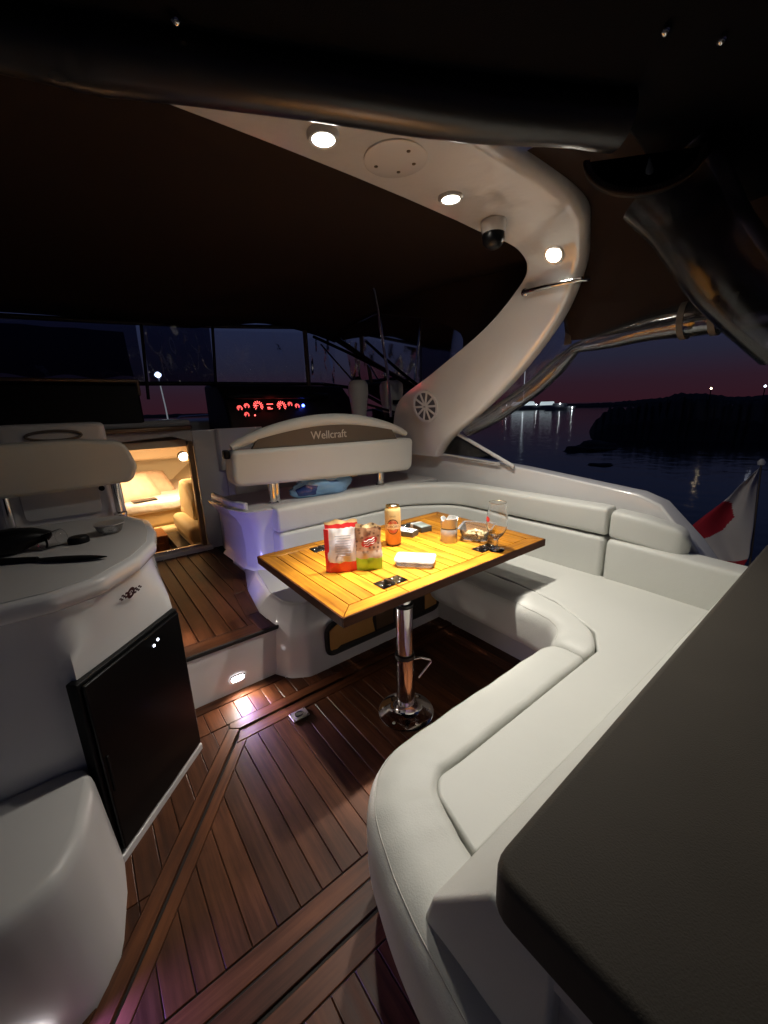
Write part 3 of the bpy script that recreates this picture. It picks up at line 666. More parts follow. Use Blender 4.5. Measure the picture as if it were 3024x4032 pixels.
def bagmat(name, kind):
    m = bpy.data.materials.new(name); N, L, b = nodes_of(m); b.inputs['Roughness'].default_value = .28; b.inputs['Coat Weight'].default_value = .3
    t = N.new('ShaderNodeTexCoord'); s = N.new('ShaderNodeSeparateXYZ'); L.new(t.outputs['Object'], s.inputs[0])
    r = N.new('ShaderNodeValToRGB'); r.color_ramp.interpolation = 'CONSTANT'; mu = N.new('ShaderNodeMath'); mu.operation = 'MULTIPLY'; mu.inputs[1].default_value = 1/.18; L.new(s.outputs[2], mu.inputs[0])
    nz = N.new('ShaderNodeTexNoise'); nz.inputs['Scale'].default_value = 25; L.new(t.outputs['Object'], nz.inputs['Vector'])
    ad = N.new('ShaderNodeMath'); ad.operation = 'MULTIPLY_ADD'; ad.inputs[1].default_value = .12; L.new(nz.outputs[0], ad.inputs[0]); L.new(mu.outputs[0], ad.inputs[2]); L.new(ad.outputs[0], r.inputs[0])
    e = r.color_ramp.elements
    if kind == 'red':
        st_ = [(0, (.70, .03, .03)), (.26, (.74, .70, .70)), (.52, (.66, .62, .66)), (.70, (.78, .74, .72)), (.92, (.62, .03, .03)), (1.02, (.80, .55, .25))]
    else:
        st_ = [(0, (.30, .62, .04)), (.30, (.62, .50, .40)), (.46, (.45, .28, .18)), (.62, (.32, .17, .09)), (.90, (.70, .52, .28))]
    e[0].position, e[0].color = st_[0][0], st_[0][1]+(1,); e[1].position, e[1].color = min(1, st_[-1][0]), st_[-1][1]+(1,)
    for p, c in st_[1:-1]: q = e.new(p); q.color = c+(1,)
    out = r.outputs[0]
    if kind != 'red':
        vo = N.new('ShaderNodeTexVoronoi'); vo.inputs['Scale'].default_value = 75; L.new(t.outputs['Object'], vo.inputs['Vector'])
        cr = N.new('ShaderNodeValToRGB'); cr.color_ramp.elements[0].position = .25; cr.color_ramp.elements[1].position = .45; L.new(vo.outputs['Distance'], cr.inputs[0])
        mk1 = N.new('ShaderNodeMapRange'); mk1.inputs[1].default_value = .055; mk1.inputs[2].default_value = .075; mk1.inputs[3].default_value = 0; mk1.inputs[4].default_value = .8; L.new(s.outputs[2], mk1.inputs[0])
        inv = N.new('ShaderNodeMath'); inv.operation = 'MULTIPLY_ADD'; inv.inputs[1].default_value = -1; inv.inputs[2].default_value = 1; L.new(cr.outputs[0], inv.inputs[0])
        fm = N.new('ShaderNodeMath'); fm.operation = 'MULTIPLY'; L.new(inv.outputs[0], fm.inputs[0]); L.new(mk1.outputs[0], fm.inputs[1])
        mx = N.new('ShaderNodeMix'); mx.data_type = 'RGBA'; mx.inputs[7].default_value = (.07, .022, .010, 1); L.new(fm.outputs[0], mx.inputs[0]); L.new(out, mx.inputs[6]); out = mx.outputs[2]
    L.new(out, b.inputs['Base Color'])
    return m
t1, ux, uy = bag('snack_bag', 'red and white foil snack bag standing behind the green-bottomed one', (.672, 1.130), -.50, .112, .182, .020, bagmat('red_bag_print', 'red'), .012, 3)
RB = M('red_bag_side', (.66, .03, .03), .3, coat=.3)
cc = Vector((.672, 1.130, TZ))
mk('side_stripe', loft([[tuple(cc+ux*(-.0575+a)+uy*(b+.012*z/.18)+Vector((0, 0, z))) for a, b in ((0, -.004), (.014, -.0105), (.016, -.009), (.002, 0))] for z in (.004, .05, .1, .155)]), RB, t1)
PAPER = M('bag_text_panel', (.78, .76, .80), .5)
LINE = M('bag_small_print', (.42, .42, .48), .5)
for k in range(9):
    z = .062+.0088*k; w = .034 if k % 3 else .028
    mk('print_line', obox(cc+ux*.006-uy*(.0205-.0042*(z/.18)-.012*z/.18+.0003*k)+Vector((0, 0, z)), ux, uy, Vector((0, 0, 1)), w*.8, .0006, .0012), LINE, t1, smooth=False)
t2, ux, uy = bag('snack_bag', 'brown snack bag with a lime green foot beside the red one', (.752, 1.082), -.62, .098, .165, .020, bagmat('nut_bag_print', 'nut'), .008, 8)
cc = Vector((.752, 1.082, TZ)); RL = M('bag_red_logo', (.55, .03, .03), .4); WL = M('bag_white_mark', (.85, .8, .75), .4)
lg = mk('logo', ([tuple(cc+ux*(.004+p[0])+uy*(-.0225+.6*abs(p[0])**1.3)+Vector((0, 0, .108+p[1]+p[0]*.35))) for p in disc2(.027, .017)[0]], disc2(.027, .017)[1]), RL, t2, smooth=False)
for k in range(3):
    mk('logo_stroke', tube([tuple(cc+ux*(.004+s_*.018)+uy*(-.0237)+Vector((0, 0, .100+k*.008+s_*.0065+.002*math.sin(s_*7+k)))) for s_ in [i/5-1 for i in range(11)]], .0011, 5), WL, lg)
# cigarette packs
PKW = M('pack_white', (.75, .75, .72), .4, var=.05); PKD = M('pack_dark', (.05, .055, .05), .4); PKG = M('pack_print', (.25, .28, .26), .4, var=.7, vscale=60)
for (x, y, a, lab, tilt) in ((1.104, 1.285, .35, 'cigarette pack with a pale label just behind the beer can', 0), (1.205, 1.300, -.15, 'cigarette pack with a printed picture right of the beer can', 0)):
    p = on_table('cigarette_pack', lab, 'cigarette pack', x, y); X_ = (math.cos(a), math.sin(a), 0); Y_ = (-math.sin(a), math.cos(a), 0)
    bx_ = mk('carton', obox((x, y, TZ+.0125), X_, Y_, (0, 0, 1), .029, .045, .012), PKD, p, bevel=.0015, seg=2)
    mk('label_panel', obox((x, y-.004, TZ+.0249), X_, Y_, (0, 0, 1), .026, .036, .0006), PKW if a > 0 else PKG, p, smooth=False)
    mk('flip_lid', obox(Vector((x, y, TZ+.0128))+Vector(Y_)*.034, X_, Y_, (0, 0, 1), .0294, .0115, .0124), PKW, p, bevel=.001, seg=2)
    if a > 0: mk('stripe', obox((x, y-.012, TZ+.0257), X_, Y_, (0, 0, 1), .018, .006, .0004), PKD, p, smooth=False)
# steel ashtray
x, y = 1.178, 1.10
ASH = M('ashtray_steel', (.52, .51, .49), .42, .55, var=.1, vscale=40)
a_ = on_table('ashtray', 'cylindrical steel table ashtray with a notched rim', 'ashtray', x, y)
mk('cup', lathe([(.033, 0), (.0345, .002), (.0345, .057), (.0335, .059)], (x, y, TZ), 40), ASH, a_)
mk('band', lathe([(.0335, .059), (.0335, .063)], (x, y, TZ), 40), RUB, a_)
V, F = lathe([(.0335, .062), (.0345, .064), (.0350, .102), (.0355, .104), (.0325, .104), (.030, .085), (.004, .080)], (x, y, TZ), 40)
V = [list(v) for v in V]
for i, v in enumerate(V):
    if v[2] > TZ+.101:
        an = math.atan2(v[1]-y, v[0]-x)
        for na in (-1.0, 1.1, 3.1):
            dd = abs((an-na+PI) % (2*PI)-PI)
            if dd < .34: v[2] -= .013*(1-dd/.34)
mk('rim_cup', ([tuple(v) for v in V], F), ASH, a_)
# clear tray of popcorn
x, y = 1.292, 1.048
tr = on_table('snack_tray', 'clear plastic tray filled with pale popcorn by the beer glass', 'tray', x, y)
def sq(w, d, z, a=.5): return [(x+p[0]*math.cos(a)-p[1]*math.sin(a), y+p[0]*math.sin(a)+p[1]*math.cos(a), TZ+z) for p in fillet([(-w, -d), (w, -d), (w, d), (-w, d)], .02, 4, True)]
mk('tub', loft([sq(.046, .046, .002), sq(.052, .052, .006), sq(.064, .064, .052), sq(.070, .070, .054), sq(.070, .070, .0555), sq(.0635, .0635, .053), sq(.051, .051, .0075), sq(.045, .045, .0035)]), PLAS, tr)
POP = M('popcorn', (.86, .76, .48), .7, var=.25, vscale=90)
R = random.Random(5); pv = None
for k in range(64):
    while True:
        px, py = R.uniform(-.047, .047), R.uniform(-.047, .047)
        if abs(px) < .045 and abs(py) < .045: break
    pz = .008+R.uniform(0, .022)*(1-max(abs(px), abs(py))/.06)+.006
    bm = bmesh.new(); bmesh.ops.create_icosphere(bm, subdivisions=1, radius=1)
    s_ = R.uniform(.0065, .0105); V = [(x+px+v.co.x*s_*R.uniform(.6, 1.3), y+py+v.co.y*s_*R.uniform(.6, 1.3), TZ+pz+v.co.z*s_*R.uniform(.5, 1.0)) for v in bm.verts]; F = [tuple(v.index for v in f.verts) for f in bm.faces]; bm.free()
    mk('popcorn_flake', (V, F), POP, tr)
# stemmed beer glass
x, y = 1.238, .907
g = on_table('beer_glass', 'empty stemmed beer glass standing near the table edge', 'glass', x, y)
outp = [(.0335, 0), (.034, .002), (.020, .006), (.009, .012), (.007, .022), (.0095, .030), (.0075, .038), (.012, .048), (.026, .062), (.036, .082), (.0405, .105), (.040, .130), (.0355, .160), (.0325, .188), (.0330, .190)]
inp = [(.0315, .190), (.0312, .186), (.0338, .160), (.0382, .130), (.0387, .105), (.034, .083), (.024, .066), (.006, .057), (.001, .056)]
mk('bowl', lathe(outp+inp, (x, y, TZ+.0006), 40), GLASS, g)
mk('rim', tube([(x+.0323*math.cos(k*PI/18), y+.0323*math.sin(k*PI/18), TZ+.1905) for k in range(36)], .0012, 6, closed=True), M('gilt_rim', (.85, .7, .45), .2, 1), g)
REDG = M('glass_red_print', (.6, .03, .03), .4)
def gwrap(vf, r, zc, a):
    return [(x+r*math.cos(a+p[0]/r), y+r*math.sin(a+p[0]/r), TZ+zc+p[1]) for p in vf[0]], vf[1]
mk('printed_mark', gwrap(disc2(.012, .011), .0412, .128, math.atan2(-y, -x)-1.0), REDG, g)
# clear sealed box
x, y = .905, 1.008
a = -.88; X_ = Vector((math.cos(a), math.sin(a), 0)); Y_ = Vector((-X_.y, X_.x, 0))
b_ = on_table('plastic_box', 'flat clear lidded plastic box with a white label', 'box', x, y)
def sqb(w, d, z): return [tuple(Vector((x, y, TZ+z))+X_*p[0]+Y_*p[1]) for p in fillet([(-w, -d), (w, -d), (w, d), (-w, d)], .018, 5, True)]
mk('tub', loft([sqb(.062, .034, .001), sqb(.066, .038, .004), sqb(.070, .042, .022), sqb(.0685, .0405, .0225), sqb(.064, .036, .006), sqb(.060, .032, .003)]), PLAS, b_)
FROST = clear('frosted_lid', (.9, .9, .9), .25, .06, .3, 40, .003, .28)
mk('lid', loft([sqb(.072, .044, .020), sqb(.073, .045, .023), sqb(.072, .044, .0275), sqb(.067, .039, .0285), sqb(.064, .036, .0262)]), FROST, b_)
mk('label', loft([sqb(.034, .018, .0268), sqb(.034, .018, .0276)]), M('white_label', (.85, .85, .85), .5), b_, smooth=False)

# ================================================================== helm seat with bolster
hs = thing('helm_seat', 'cream double helm seat back with a curved top bolster and name badge', 'seat', (1.1, 1.92, .60))
HY0, HY1 = 1.85, 1.97
body = fillet([(.550, .715, .05), (1.10, .690), (1.648, .672, .05), (1.660, .868, .03), (1.10, .874), (.562, .882, .03)], .03, 6, True)
mk('cushion', prism(body, HY0, HY1, 'xz'), VIN, hs, bevel=.022, seg=5)
# curved top bolster sweeps over the badge panel
arc = []
for i in range(25):
    t_ = i/24; xx = .575+t_*1.06; arc.append((xx, HY0+.050, .893+.105*math.sin(PI*t_)**.8))
mk('top_bolster', tube(arc, [.016+.017*math.sin(PI*i/24)**.6 for i in range(25)], 14), VIN, hs)
pan = [(a[0], a[2]) for a in arc[3:-3]]
mk('badge_panel', prism([(.66, .872)]+pan+[(1.55, .868)], HY0+.030, HY0+.052, 'xz'), TAU, hs, smooth=False)
V, F = text_mesh('Wellcraft', .062, .0012)
mk('lettering', ([(1.085+p[0]*.92, HY0+.0285-p[2], .922+p[1]*.95) for p in V], F), M('cream_lettering', (.55, .51, .45), .5), hs, smooth=False)
for px_ in (.752, 1.43):
    mk('support_post', lathe([(.028, 0), (.028, .006), (.019, .012), (.019, .12)], (px_, HY0+.055, .599), 20), CHR, hs)
    mk('support_post', lathe([(.017, 0), (.017, .12)], (px_+.036, HY0+.09, .599), 18), CHR, hs)
mk('end_bracket', box(.535, .562, HY0+.03, HY0+.07, .845, .885), BLK, hs, bevel=.008)

# crumpled blue plastic bag under the seat
def blob(cx, cy, cz, sx, sy, sz, seed, sub=4):
    R = random.Random(seed); bm = bmesh.new(); bmesh.ops.create_icosphere(bm, subdivisions=sub, radius=1); ph = [R.uniform(0, 6) for _ in range(9)]; V = []
    for v in bm.verts:
        p = v.co; k = 1+.10*math.sin(5*p.x+ph[0]+3*p.z)+.08*abs(math.sin(9*p.y+ph[1]+4*p.x))+.07*abs(math.sin(11*p.z+7*p.x+ph[2]))+.05*abs(math.sin(19*p.x-9*p.z+ph[3]))
        V.append((cx+p.x*sx*k, cy+p.y*sy*k, max(cz-sz*.92, cz+p.z*sz*k)))
    F = [tuple(v.index for v in f.verts) for f in bm.faces]; bm.free(); return V, F
def bluebag():
    m = bpy.data.materials.new('blue_film'); N, L, b = nodes_of(m); b.inputs['Roughness'].default_value = .25; b.inputs['Coat Weight'].default_value = .4
    t = N.new('ShaderNodeTexCoord'); mp = N.new('ShaderNodeMapping'); mp.inputs['Rotation'].default_value = (0, .5, .3); mp.inputs['Scale'].default_value = (7, 7, 13)
    L.new(t.outputs['Object'], mp.inputs[0]); vo = N.new('ShaderNodeTexVoronoi'); vo.inputs['Scale'].default_value = 1.6; vo.feature = 'F1'; L.new(mp.outputs[0], vo.inputs['Vector'])
    r = N.new('ShaderNodeValToRGB'); r.color_ramp.interpolation = 'CONSTANT'; e = r.color_ramp.elements
    e[0].position = 0; e[0].color = (.22, .42, .68, 1); e[1].position = .62; e[1].color = (.02, .05, .22, 1); q = e.new(.74); q.color = (.45, .62, .80, 1); q = e.new(.93); q.color = (.10, .22, .50, 1)
    sp_ = N.new('ShaderNodeSeparateColor'); L.new(vo.outputs['Color'], sp_.inputs[0]); L.new(sp_.outputs[0], r.inputs[0]); L.new(r.outputs[0], b.inputs['Base Color']); return m
tag(mk('plastic_bag', blob(1.055, 1.935, .645, .165, .055, .062, 4), bluebag()), 'crumpled pale blue plastic bag tucked under the helm seat back', 'bag')
# ================================================================== bulkhead, lockers, cabin
DY = 2.64
dx0, dx1, dz0, dz1 = .165, .548, DZ+.015, .905
bh = struct(mk('bulkhead', join(box(-.95, dx0-.03, DY, DY+.05, .0, .98), box(dx1+.03, .83, DY, DY+.05, .0, .955), box(dx0-.03, dx1+.03, DY, DY+.05, .0, dz0-.02)), GEL, bevel=.006), label='white bulkhead either side of the companionway')
mk('bulkhead_lintel', prism([(dx0-.03, .905), (.47, .925), (dx1+.03, .885), (dx1+.03, .955), (dx0-.03, .98)], DY, DY+.05, 'xz'), GELD, bh, bevel=.006)
df = thing('companionway_frame', 'metal trimmed companionway opening into the lit cabin', 'door frame', (.36, DY, DZ))
mk('jamb', box(dx1-.006, dx1+.022, DY-.022, DY+.03, dz0-.01, .895), BRASS, df, bevel=.006)
mk('jamb', box(dx0-.022, dx0+.008, DY-.022, DY+.03, dz0-.01, .905), CHR, df, bevel=.006)
mk('sill', box(dx0-.04, dx1+.05, DY-.05, DY+.03, DZ-.01, dz0+.012), GEL, df, bevel=.008)
mk('sill_track', box(dx0-.01, dx1+.01, DY-.02, DY+.0, dz0+.011, dz0+.026), CHR, df, bevel=.004)
mk('sliding_hatch_edge', sweep([(-.05, DY-.02), (.45, DY-.02), (.56, DY+.02), (.60, DY+.16)], rr(-.02, .02, .958, .985, .01)), BRASS, df)
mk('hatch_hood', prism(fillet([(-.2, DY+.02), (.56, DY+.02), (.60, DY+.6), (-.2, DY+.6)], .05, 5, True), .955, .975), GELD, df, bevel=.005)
l1 = thing('side_locker', 'low white moulded locker right of the companionway', 'locker', (.85, 2.45, DZ))
mk('body', prism(fillet([(.645, 2.64), (.665, 2.42), (.74, 2.29), (1.2, 2.285), (1.2, 2.64)], .08, 6, True), DZ-.01, .455), GEL, l1, bevel=.012)
mk('top', prism(fillet([(.648, 2.64), (.668, 2.423), (.742, 2.293), (1.2, 2.288), (1.2, 2.64)], .08, 6, True), .4555, .462), GELD, l1, bevel=.002)
l2 = thing('upper_locker', 'upright white moulded locker between the companionway and the helm', 'locker', (.9, 2.5, .46))
mk('body', prism(fillet([(.735, 2.64), (.745, 2.47), (.80, 2.42), (1.2, 2.42), (1.2, 2.64)], .05, 6, True), .46, .70), GEL, l2, bevel=.012)
mk('coaming', prism(fillet([(.70, 2.64), (.72, 2.60), (.84, 2.585), (1.0, 2.585), (1.0, 2.64)], .02, 4, True), .70, .958), GEL, l2, bevel=.012)
# cabin interior
CREAM = M('cabin_headliner', (.80, .66, .46), .7, var=.05, vscale=3, bump=.1, bscale=60)
CREAM2 = M('cabin_moulding', (.70, .52, .34), .55, var=.06, vscale=3)
cb = struct(mk('cabin_shell', join(box(-.55, 1.75, 4.75, 4.8, -.5, .86), box(-.6, -.55, 2.70, 4.8, -.5, .86), box(1.75, 1.8, 2.70, 4.8, -.5, .86), box(-.6, 1.8, 2.70, 4.8, .86, .90), box(-.6, 1.8, 2.70, 4.8, -.5, -.45)), CREAM, smooth=False), label='cream lined cabin walls and headliner')
mk('side_moulding', prism([(2.72, .86), (4.75, .86), (4.75, .62), (3.9, .60), (3.3, .68), (2.72, .74)], 1.02, 1.75, 'yz'), CREAM2, cb, bevel=.02)
mk('hull_liner', ([(1.02, 2.72, .64), (1.02, 4.75, .58), (.62, 4.75, .25), (1.02, 2.72, .20)], [(0, 1, 2, 3)]), CREAM, cb, smooth=False)
mk('front_shelf', box(-.5, 1.0, 4.30, 4.75, .64, .80), CREAM2, cb, bevel=.03)
mk('companion_wall', box(.10, .145, 2.70, 3.05, -.4, .86), CABW, cb, smooth=False)
br = thing('cabin_berth', 'cream double berth with sheets inside the lit cabin', 'bed', (.4, 4.0, -.45))
SHEET = M('white_sheet', (.82, .74, .68), .8, var=.05, bump=.6, bscale=10, bdist=.02)
BEIG = M('beige_cushion', (.62, .46, .24), .6, var=.06, bump=.2, bscale=300)
mk('mattress', prism(fillet([(-.5, 3.55), (1.0, 3.55), (1.0, 4.7), (-.5, 4.7)], .08, 5, True), .17, .36), BEIG, br, bevel=.04, seg=4)
mk('sheet', prism(fillet([(-.5, 3.53), (1.0, 3.53), (1.0, 4.7), (-.5, 4.7)], .08, 5, True), .30, .395), SHEET, br, bevel=.03, seg=4)
mk('front_roll', sweep([(-.5, 3.50), (1.0, 3.50)], rr(-.05, .05, .09, .19, .04, 5)), BEIG, br)
mk('plinth', box(-.5, 1.0, 3.54, 4.7, -.45, .10), CABW, br, smooth=False)
PILL = M('patterned_pillow', (.55, .40, .30), .8, var=.35, vscale=18)
def pillow(x, y, z, a, lean, lab):
    V = []; F = []; n = 12
    for s in (1, -1):
        for j in range(n+1):
            for i in range(n+1):
                u, v = i/n*2-1, j/n*2-1; h = .07*max(0, (1-abs(u)**3))**.6*max(0, (1-abs(v)**3))**.6
                p = Vector((u*.19, s*h, v*.14)); p.rotate(Matrix.Rotation(lean, 3, 'X')); p.rotate(Matrix.Rotation(a, 3, 'Z')); V.append((x+p.x, y+p.y, z+p.z))
    K = (n+1)**2
    for s in (0, 1):
        for j in range(n):
            for i in range(n): q = s*K+j*(n+1)+i; F.append((q, q+1, q+n+2, q+n+1))
    tag(mk('pillow', (V, F), PILL), lab, 'pillow')
pillow(.33, 3.80, .47, .5, -.7, 'patterned pillow lying at the left of the berth')
pillow(.46, 4.05, .47, .2, -1.0, 'patterned pillow farther back on the berth')
tag(mk('tablet', obox((.37, 3.60, .402), (1, .1, 0), (-.1, 1, 0), (0, 0, 1), .085, .05, .004), BLKG, bevel=.003), 'thin black tablet lying on the edge of the berth', 'tablet')
se = thing('cabin_settee', 'beige upholstered settee at the right inside the cabin', 'settee', (.8, 3.3, -.45))
mk('seat', prism(fillet([(.52, 2.86), (1.0, 2.86), (1.0, 3.45), (.52, 3.45)], .05, 5, True), .185, .30), BEIG, se, bevel=.035, seg=4)
mk('backrest', prism(fillet([(3.05, .28), (3.5, .28), (3.5, .48), (3.42, .56), (3.2, .555), (3.05, .45)], .07, 6, True), .60, 1.02, 'yz'), BEIG, se, bevel=.03, seg=4)
mk('end_backrest', prism(fillet([(.56, .27), (.70, .52), (.84, .575), (1.0, .58), (1.0, .27)], .06, 6, True), 3.36, 3.50, 'xz'), BEIG, se, bevel=.035, seg=4)
mk('plinth', box(.54, 1.0, 2.88, 3.45, -.45, .185), CREAM, se, bevel=.01)
cbn = thing('galley_cabinet', 'cherry wood cabinet standing below the berth end', 'cabinet', (.36, 3.3, -.45))
mk('carcass', box(.26, .44, 3.22, 3.48, -.45, .19), CABW, cbn, smooth=False, bevel=.006)
mk('face_panel', box(.29, .41, 3.208, 3.2195, -.30, .14), CABW, cbn, smooth=False, bevel=.006)
mv = thing('cabin_oven', 'dark glass fronted appliance low inside the cabin', 'appliance', (.50, 3.0, -.45))
mk('carcass', box(.445, .535, 2.93, 3.40, -.45, .16), BLKG, mv, bevel=.006)
mk('handle', tube([(.44, 2.95, .10), (.435, 3.0, .11), (.435, 3.3, .11), (.44, 3.35, .10)], .006, 8), CHR, mv)
cl = thing('cabin_lamp', 'round warm lamp glowing on the cabin side moulding', 'lamp', (.70, 3.60, .715))
mk('lens', lathe([(.035, 0), (.032, .018), (.015, .028)], (.70, 3.60, .715), 18, (-.4, -.8, -.2)), emit('cabin_lens', (1, .84, .6), 4), cl)
mk('bezel', lathe([(.048, -.004), (.048, .004), (.036, .008)], (.70, 3.60, .715), 20, (-.4, -.8, -.2)), CHR, cl, )
spot('cabin_lamp_glow', (.60, 3.42, .66), (.45, 4.4, .1), 14, (1, .70, .38), 165, .5, .06, cl)
c2 = thing('cabin_ceiling_lamp', 'warm ceiling lamp inside the cabin over the berth', 'lamp', (.35, 3.5, .855))
mk('lens', lathe([(.05, 0), (.045, -.015), (.02, -.022)], (.35, 3.5, .858), 18), MATS['cabin_lens'], c2)
spot('cabin_ceiling_glow', (.35, 3.45, .80), (.42, 3.85, -.3), 19, (1, .72, .40), 150, .5, .06, c2)

# ================================================================== dash, windshield, canvas ahead
da = thing('dashboard', 'black helm dashboard with red lit round gauges', 'dashboard', (1.3, 2.9, .95))
DASH = M('dash_vinyl', (.010, .006, .006), .6, var=.2)
mk('body', prism([(2.66, .70), (2.74, .98), (2.80, 1.13), (2.92, 1.235), (3.25, 1.25), (3.25, .70)], .84, 1.84, 'yz'), DASH, da, bevel=.02)
mk('brow', sweep([(.86, 2.80), (1.0, 2.745), (1.45, 2.745), (1.62, 2.80)], rr(-.03, .03, 1.135, 1.175, .018, 4), .02, .02), BLK, da)
RG = emit('gauge_red', (1, .10, .09), 4.5); BL = emit('indicator_blue', (.05, .10, 1), 16)
dnv = Vector((0, -.93, .37)).normalized(); dup_ = Vector((0, .37, .93)).normalized(); dxv = Vector((1, 0, 0))
def gauge(x, z, r, k=0):
    y = 2.74+(z-.98)*.4-.006 if z > .98 else 2.74-(.98-z)*.286-.006
    c = Vector((x, y, z)); gz = mk('gauge', lathe([(r*1.15, 0), (r*1.15, .006), (r, .008)], c, 24, dnv), BLKG, da)
    F_ = []
    for i in range(11):
        a = -.75*PI/1+1.5*PI*i/10+PI/2; d = dxv*math.cos(a)+dup_*math.sin(a); F_.append(tube([c+dnv*.010+d*r*.66, c+dnv*.010+d*r*.96], r*.055, 5))
    n_ = 26
    pts = [c+dnv*.010+(dxv*math.cos(-.25*PI+1.5*PI*i/n_)+dup_*math.sin(-.25*PI+1.5*PI*i/n_))*r*.5 for i in range(n_+1)]
    F_.append(tube(pts, r*.035, 4)); a = 2.2+k; F_.append(tube([c+dnv*.010, c+dnv*.010+(dxv*math.cos(a)+dup_*math.sin(a))*r*.7], r*.05, 4))
    mk('lit_dial', join(*F_), RG, gz, smooth=False)
for x_, z_, r_, k in ((.925, 1.075, .020, 0), (.975, 1.088, .020, .4), (1.055, 1.088, .036, .8), (1.225, 1.085, .036, .2), (1.292, 1.094, .019, .5), (1.345, 1.080, .019, .1), (.962, 1.032, .018, .9)):
    gauge(x_, z_, r_, k)
gd = mk('gauge_display', obox((1.138, 2.763, 1.082), dxv, dup_, dnv, .030, .026, .003), BLKG, da, bevel=.002)
mk('display_line', join(*[tube([Vector((1.115, 2.763, 1.082))+dnv*.005+dup_*h, Vector((1.115+w, 2.763, 1.082))+dnv*.005+dup_*h], .0025, 4) for h, w in ((.018, .045), (-.006, .02), (-.016, .035))]), RG, gd, smooth=False)
for x_ in (1.30, 1.325): mk('switch_light', lathe([(.006, 0), (.005, .004), (.001, .005)], Vector((x_, 2.69, .955)), 8, dnv), RG, da)
mk('switch_light', lathe([(.005, 0), (.005, .004), (.001, .005)], Vector((1.005, 2.715, 1.028)), 8, dnv), RG, da)
mk('indicator', lathe([(.011, 0), (.010, .006), (.002, .008)], Vector((1.392, 2.765, 1.085)), 12, dnv), BL, da)
point('indicator_glow', Vector((1.392, 2.72, 1.09)), .02, (.1, .15, 1), .01, da)
point('gauge_glow', Vector((1.14, 2.70, 1.12)), .10, (1, .08, .06), .04, da)
# cabin top ahead of the bulkhead
struct(mk('cabin_top', join(box(-.95, 1.9, 3.26, 5.2, .92, 1.00), box(-.95, .60, 2.72, 3.26, .98, 1.02)), GELD, bevel=.02), label='foredeck and cabin top')
pd = struct(mk('port_console', prism([(2.72, 1.0), (2.74, 1.225), (3.2, 1.235), (3.2, 1.0)], -.95, .355, 'yz'), BLK, bevel=.015), label='black console top left of the companionway')
mk('console_trim', box(-.95, .36, 2.728, 2.745, 1.232, 1.25), BRASS, pd, bevel=.006)
mk('console_trim', box(.345, .362, 2.728, 2.745, 1.16, 1.249), BRASS, pd, bevel=.006)
tag(mk('pulpit_rail', tube([(.9, 6.2, .72), (1.25, 6.25, 1.02), (1.6, 6.25, 1.03), (1.95, 6.2, 1.0), (2.1, 6.0, .9)], .014, 8), CHR), 'thin steel bow rail seen past the companionway', 'rail')
ws = thing('windshield', 'framed windshield panes ahead of the dark dashboard', 'windshield', (.5, 3.1, 1.23))
WFR = M('windshield_frame', (.030, .025, .025), .35, .4)
mk('post', tube([(1.60, 3.05, 1.24), (1.60, 3.05, 1.72)], .018, 10), BRASS, ws)
mk('post', tube([(.88, 3.08, 1.22), (.90, 3.05, 1.63)], .010, 10), WFR, ws)
mk('post', tube([(.44, 3.05, 1.15), (.47, 3.05, 1.60)], .010, 10), WFR, ws)
mk('top_rail', tube([(1.95, 2.04, 1.17), (1.93, 2.55, 1.42), (1.88, 3.0, 1.64), (1.70, 3.06, 1.69), (.9, 3.06, 1.63), (.3, 3.05, 1.60), (-.9, 3.0, 1.55)], .014, 10), WFR, ws)
mk('bottom_rail', tube([(-.9, 3.1, 1.245), (.36, 3.1, 1.25), (.86, 3.1, 1.255), (1.75, 3.1, 1.262), (1.93, 2.9, 1.22), (1.95, 2.1, .93)], .014, 10), WFR, ws)
def sheet(p00, p10, p11, p01, nu, nv, amp, seed, fold=0):
    R = random.Random(seed); ph = [R.uniform(0, 6) for _ in range(6)]; A, B, C_, D_ = map(Vector, (p00, p10, p11, p01)); nrm = (B-A).cross(D_-A).normalized(); V = []
    for j in range(nv+1):
        for i in range(nu+1):
            u, v = i/nu, j/nv; p = A.lerp(B, u).lerp(D_.lerp(C_, u), v)
            w = amp*(math.sin(7*u+3*v+ph[0])+.6*math.sin(15*u-5*v+ph[1])+.5*math.sin(9*v+4*u+ph[2])+.4*math.sin(27*u+6*v+ph[3]))*min(1, 6*v+.1)
            if fold: w += fold*math.sin(21*u+ph[4]+2.5*math.sin(2*v))*(1-v)**1.5
            V.append(p+nrm*w)
    return [tuple(v) for v in V], [(j*(nu+1)+i, j*(nu+1)+i+1, (j+1)*(nu+1)+i+1, (j+1)*(nu+1)+i) for j in range(nv) for i in range(nu)]
for a, b in ((.47, .88), (.90, 1.58), (1.62, 1.87)):
    mk('pane', sheet((a, 3.08, 1.26), (b, 3.08, 1.26), (b, 3.05, 1.64), (a, 3.05, 1.60), 40, 16, .008, int(a*10)), VTNT if a < .8 else VCLR, ws)
mk('side_pane', ([(1.95, 2.1, .95), (1.93, 2.9, 1.24), (1.90, 2.95, 1.60), (1.95, 2.08, 1.18)], [(0, 1, 2, 3)]), GLS_C, ws)
mk('pane', sheet((-.90, 3.08, 1.26), (.44, 3.08, 1.26), (.44, 3.05, 1.60), (-.90, 3.0, 1.56), 40, 12, .004, 8), VTNT, ws)
mk('side_strut', tube([(1.72, 3.02, 1.56), (1.80, 2.7, 1.26)], .007, 8), CHR, ws)
tag(mk('port_vinyl_curtain', sheet((-.55, 2.84, 1.27), (.36, 2.90, 1.27), (.36, 2.98, 1.54), (-.55, 2.95, 1.52), 60, 16, .006, 4, .022), VTNT), 'wrinkled clear vinyl curtain bunched above the port console', 'curtain')
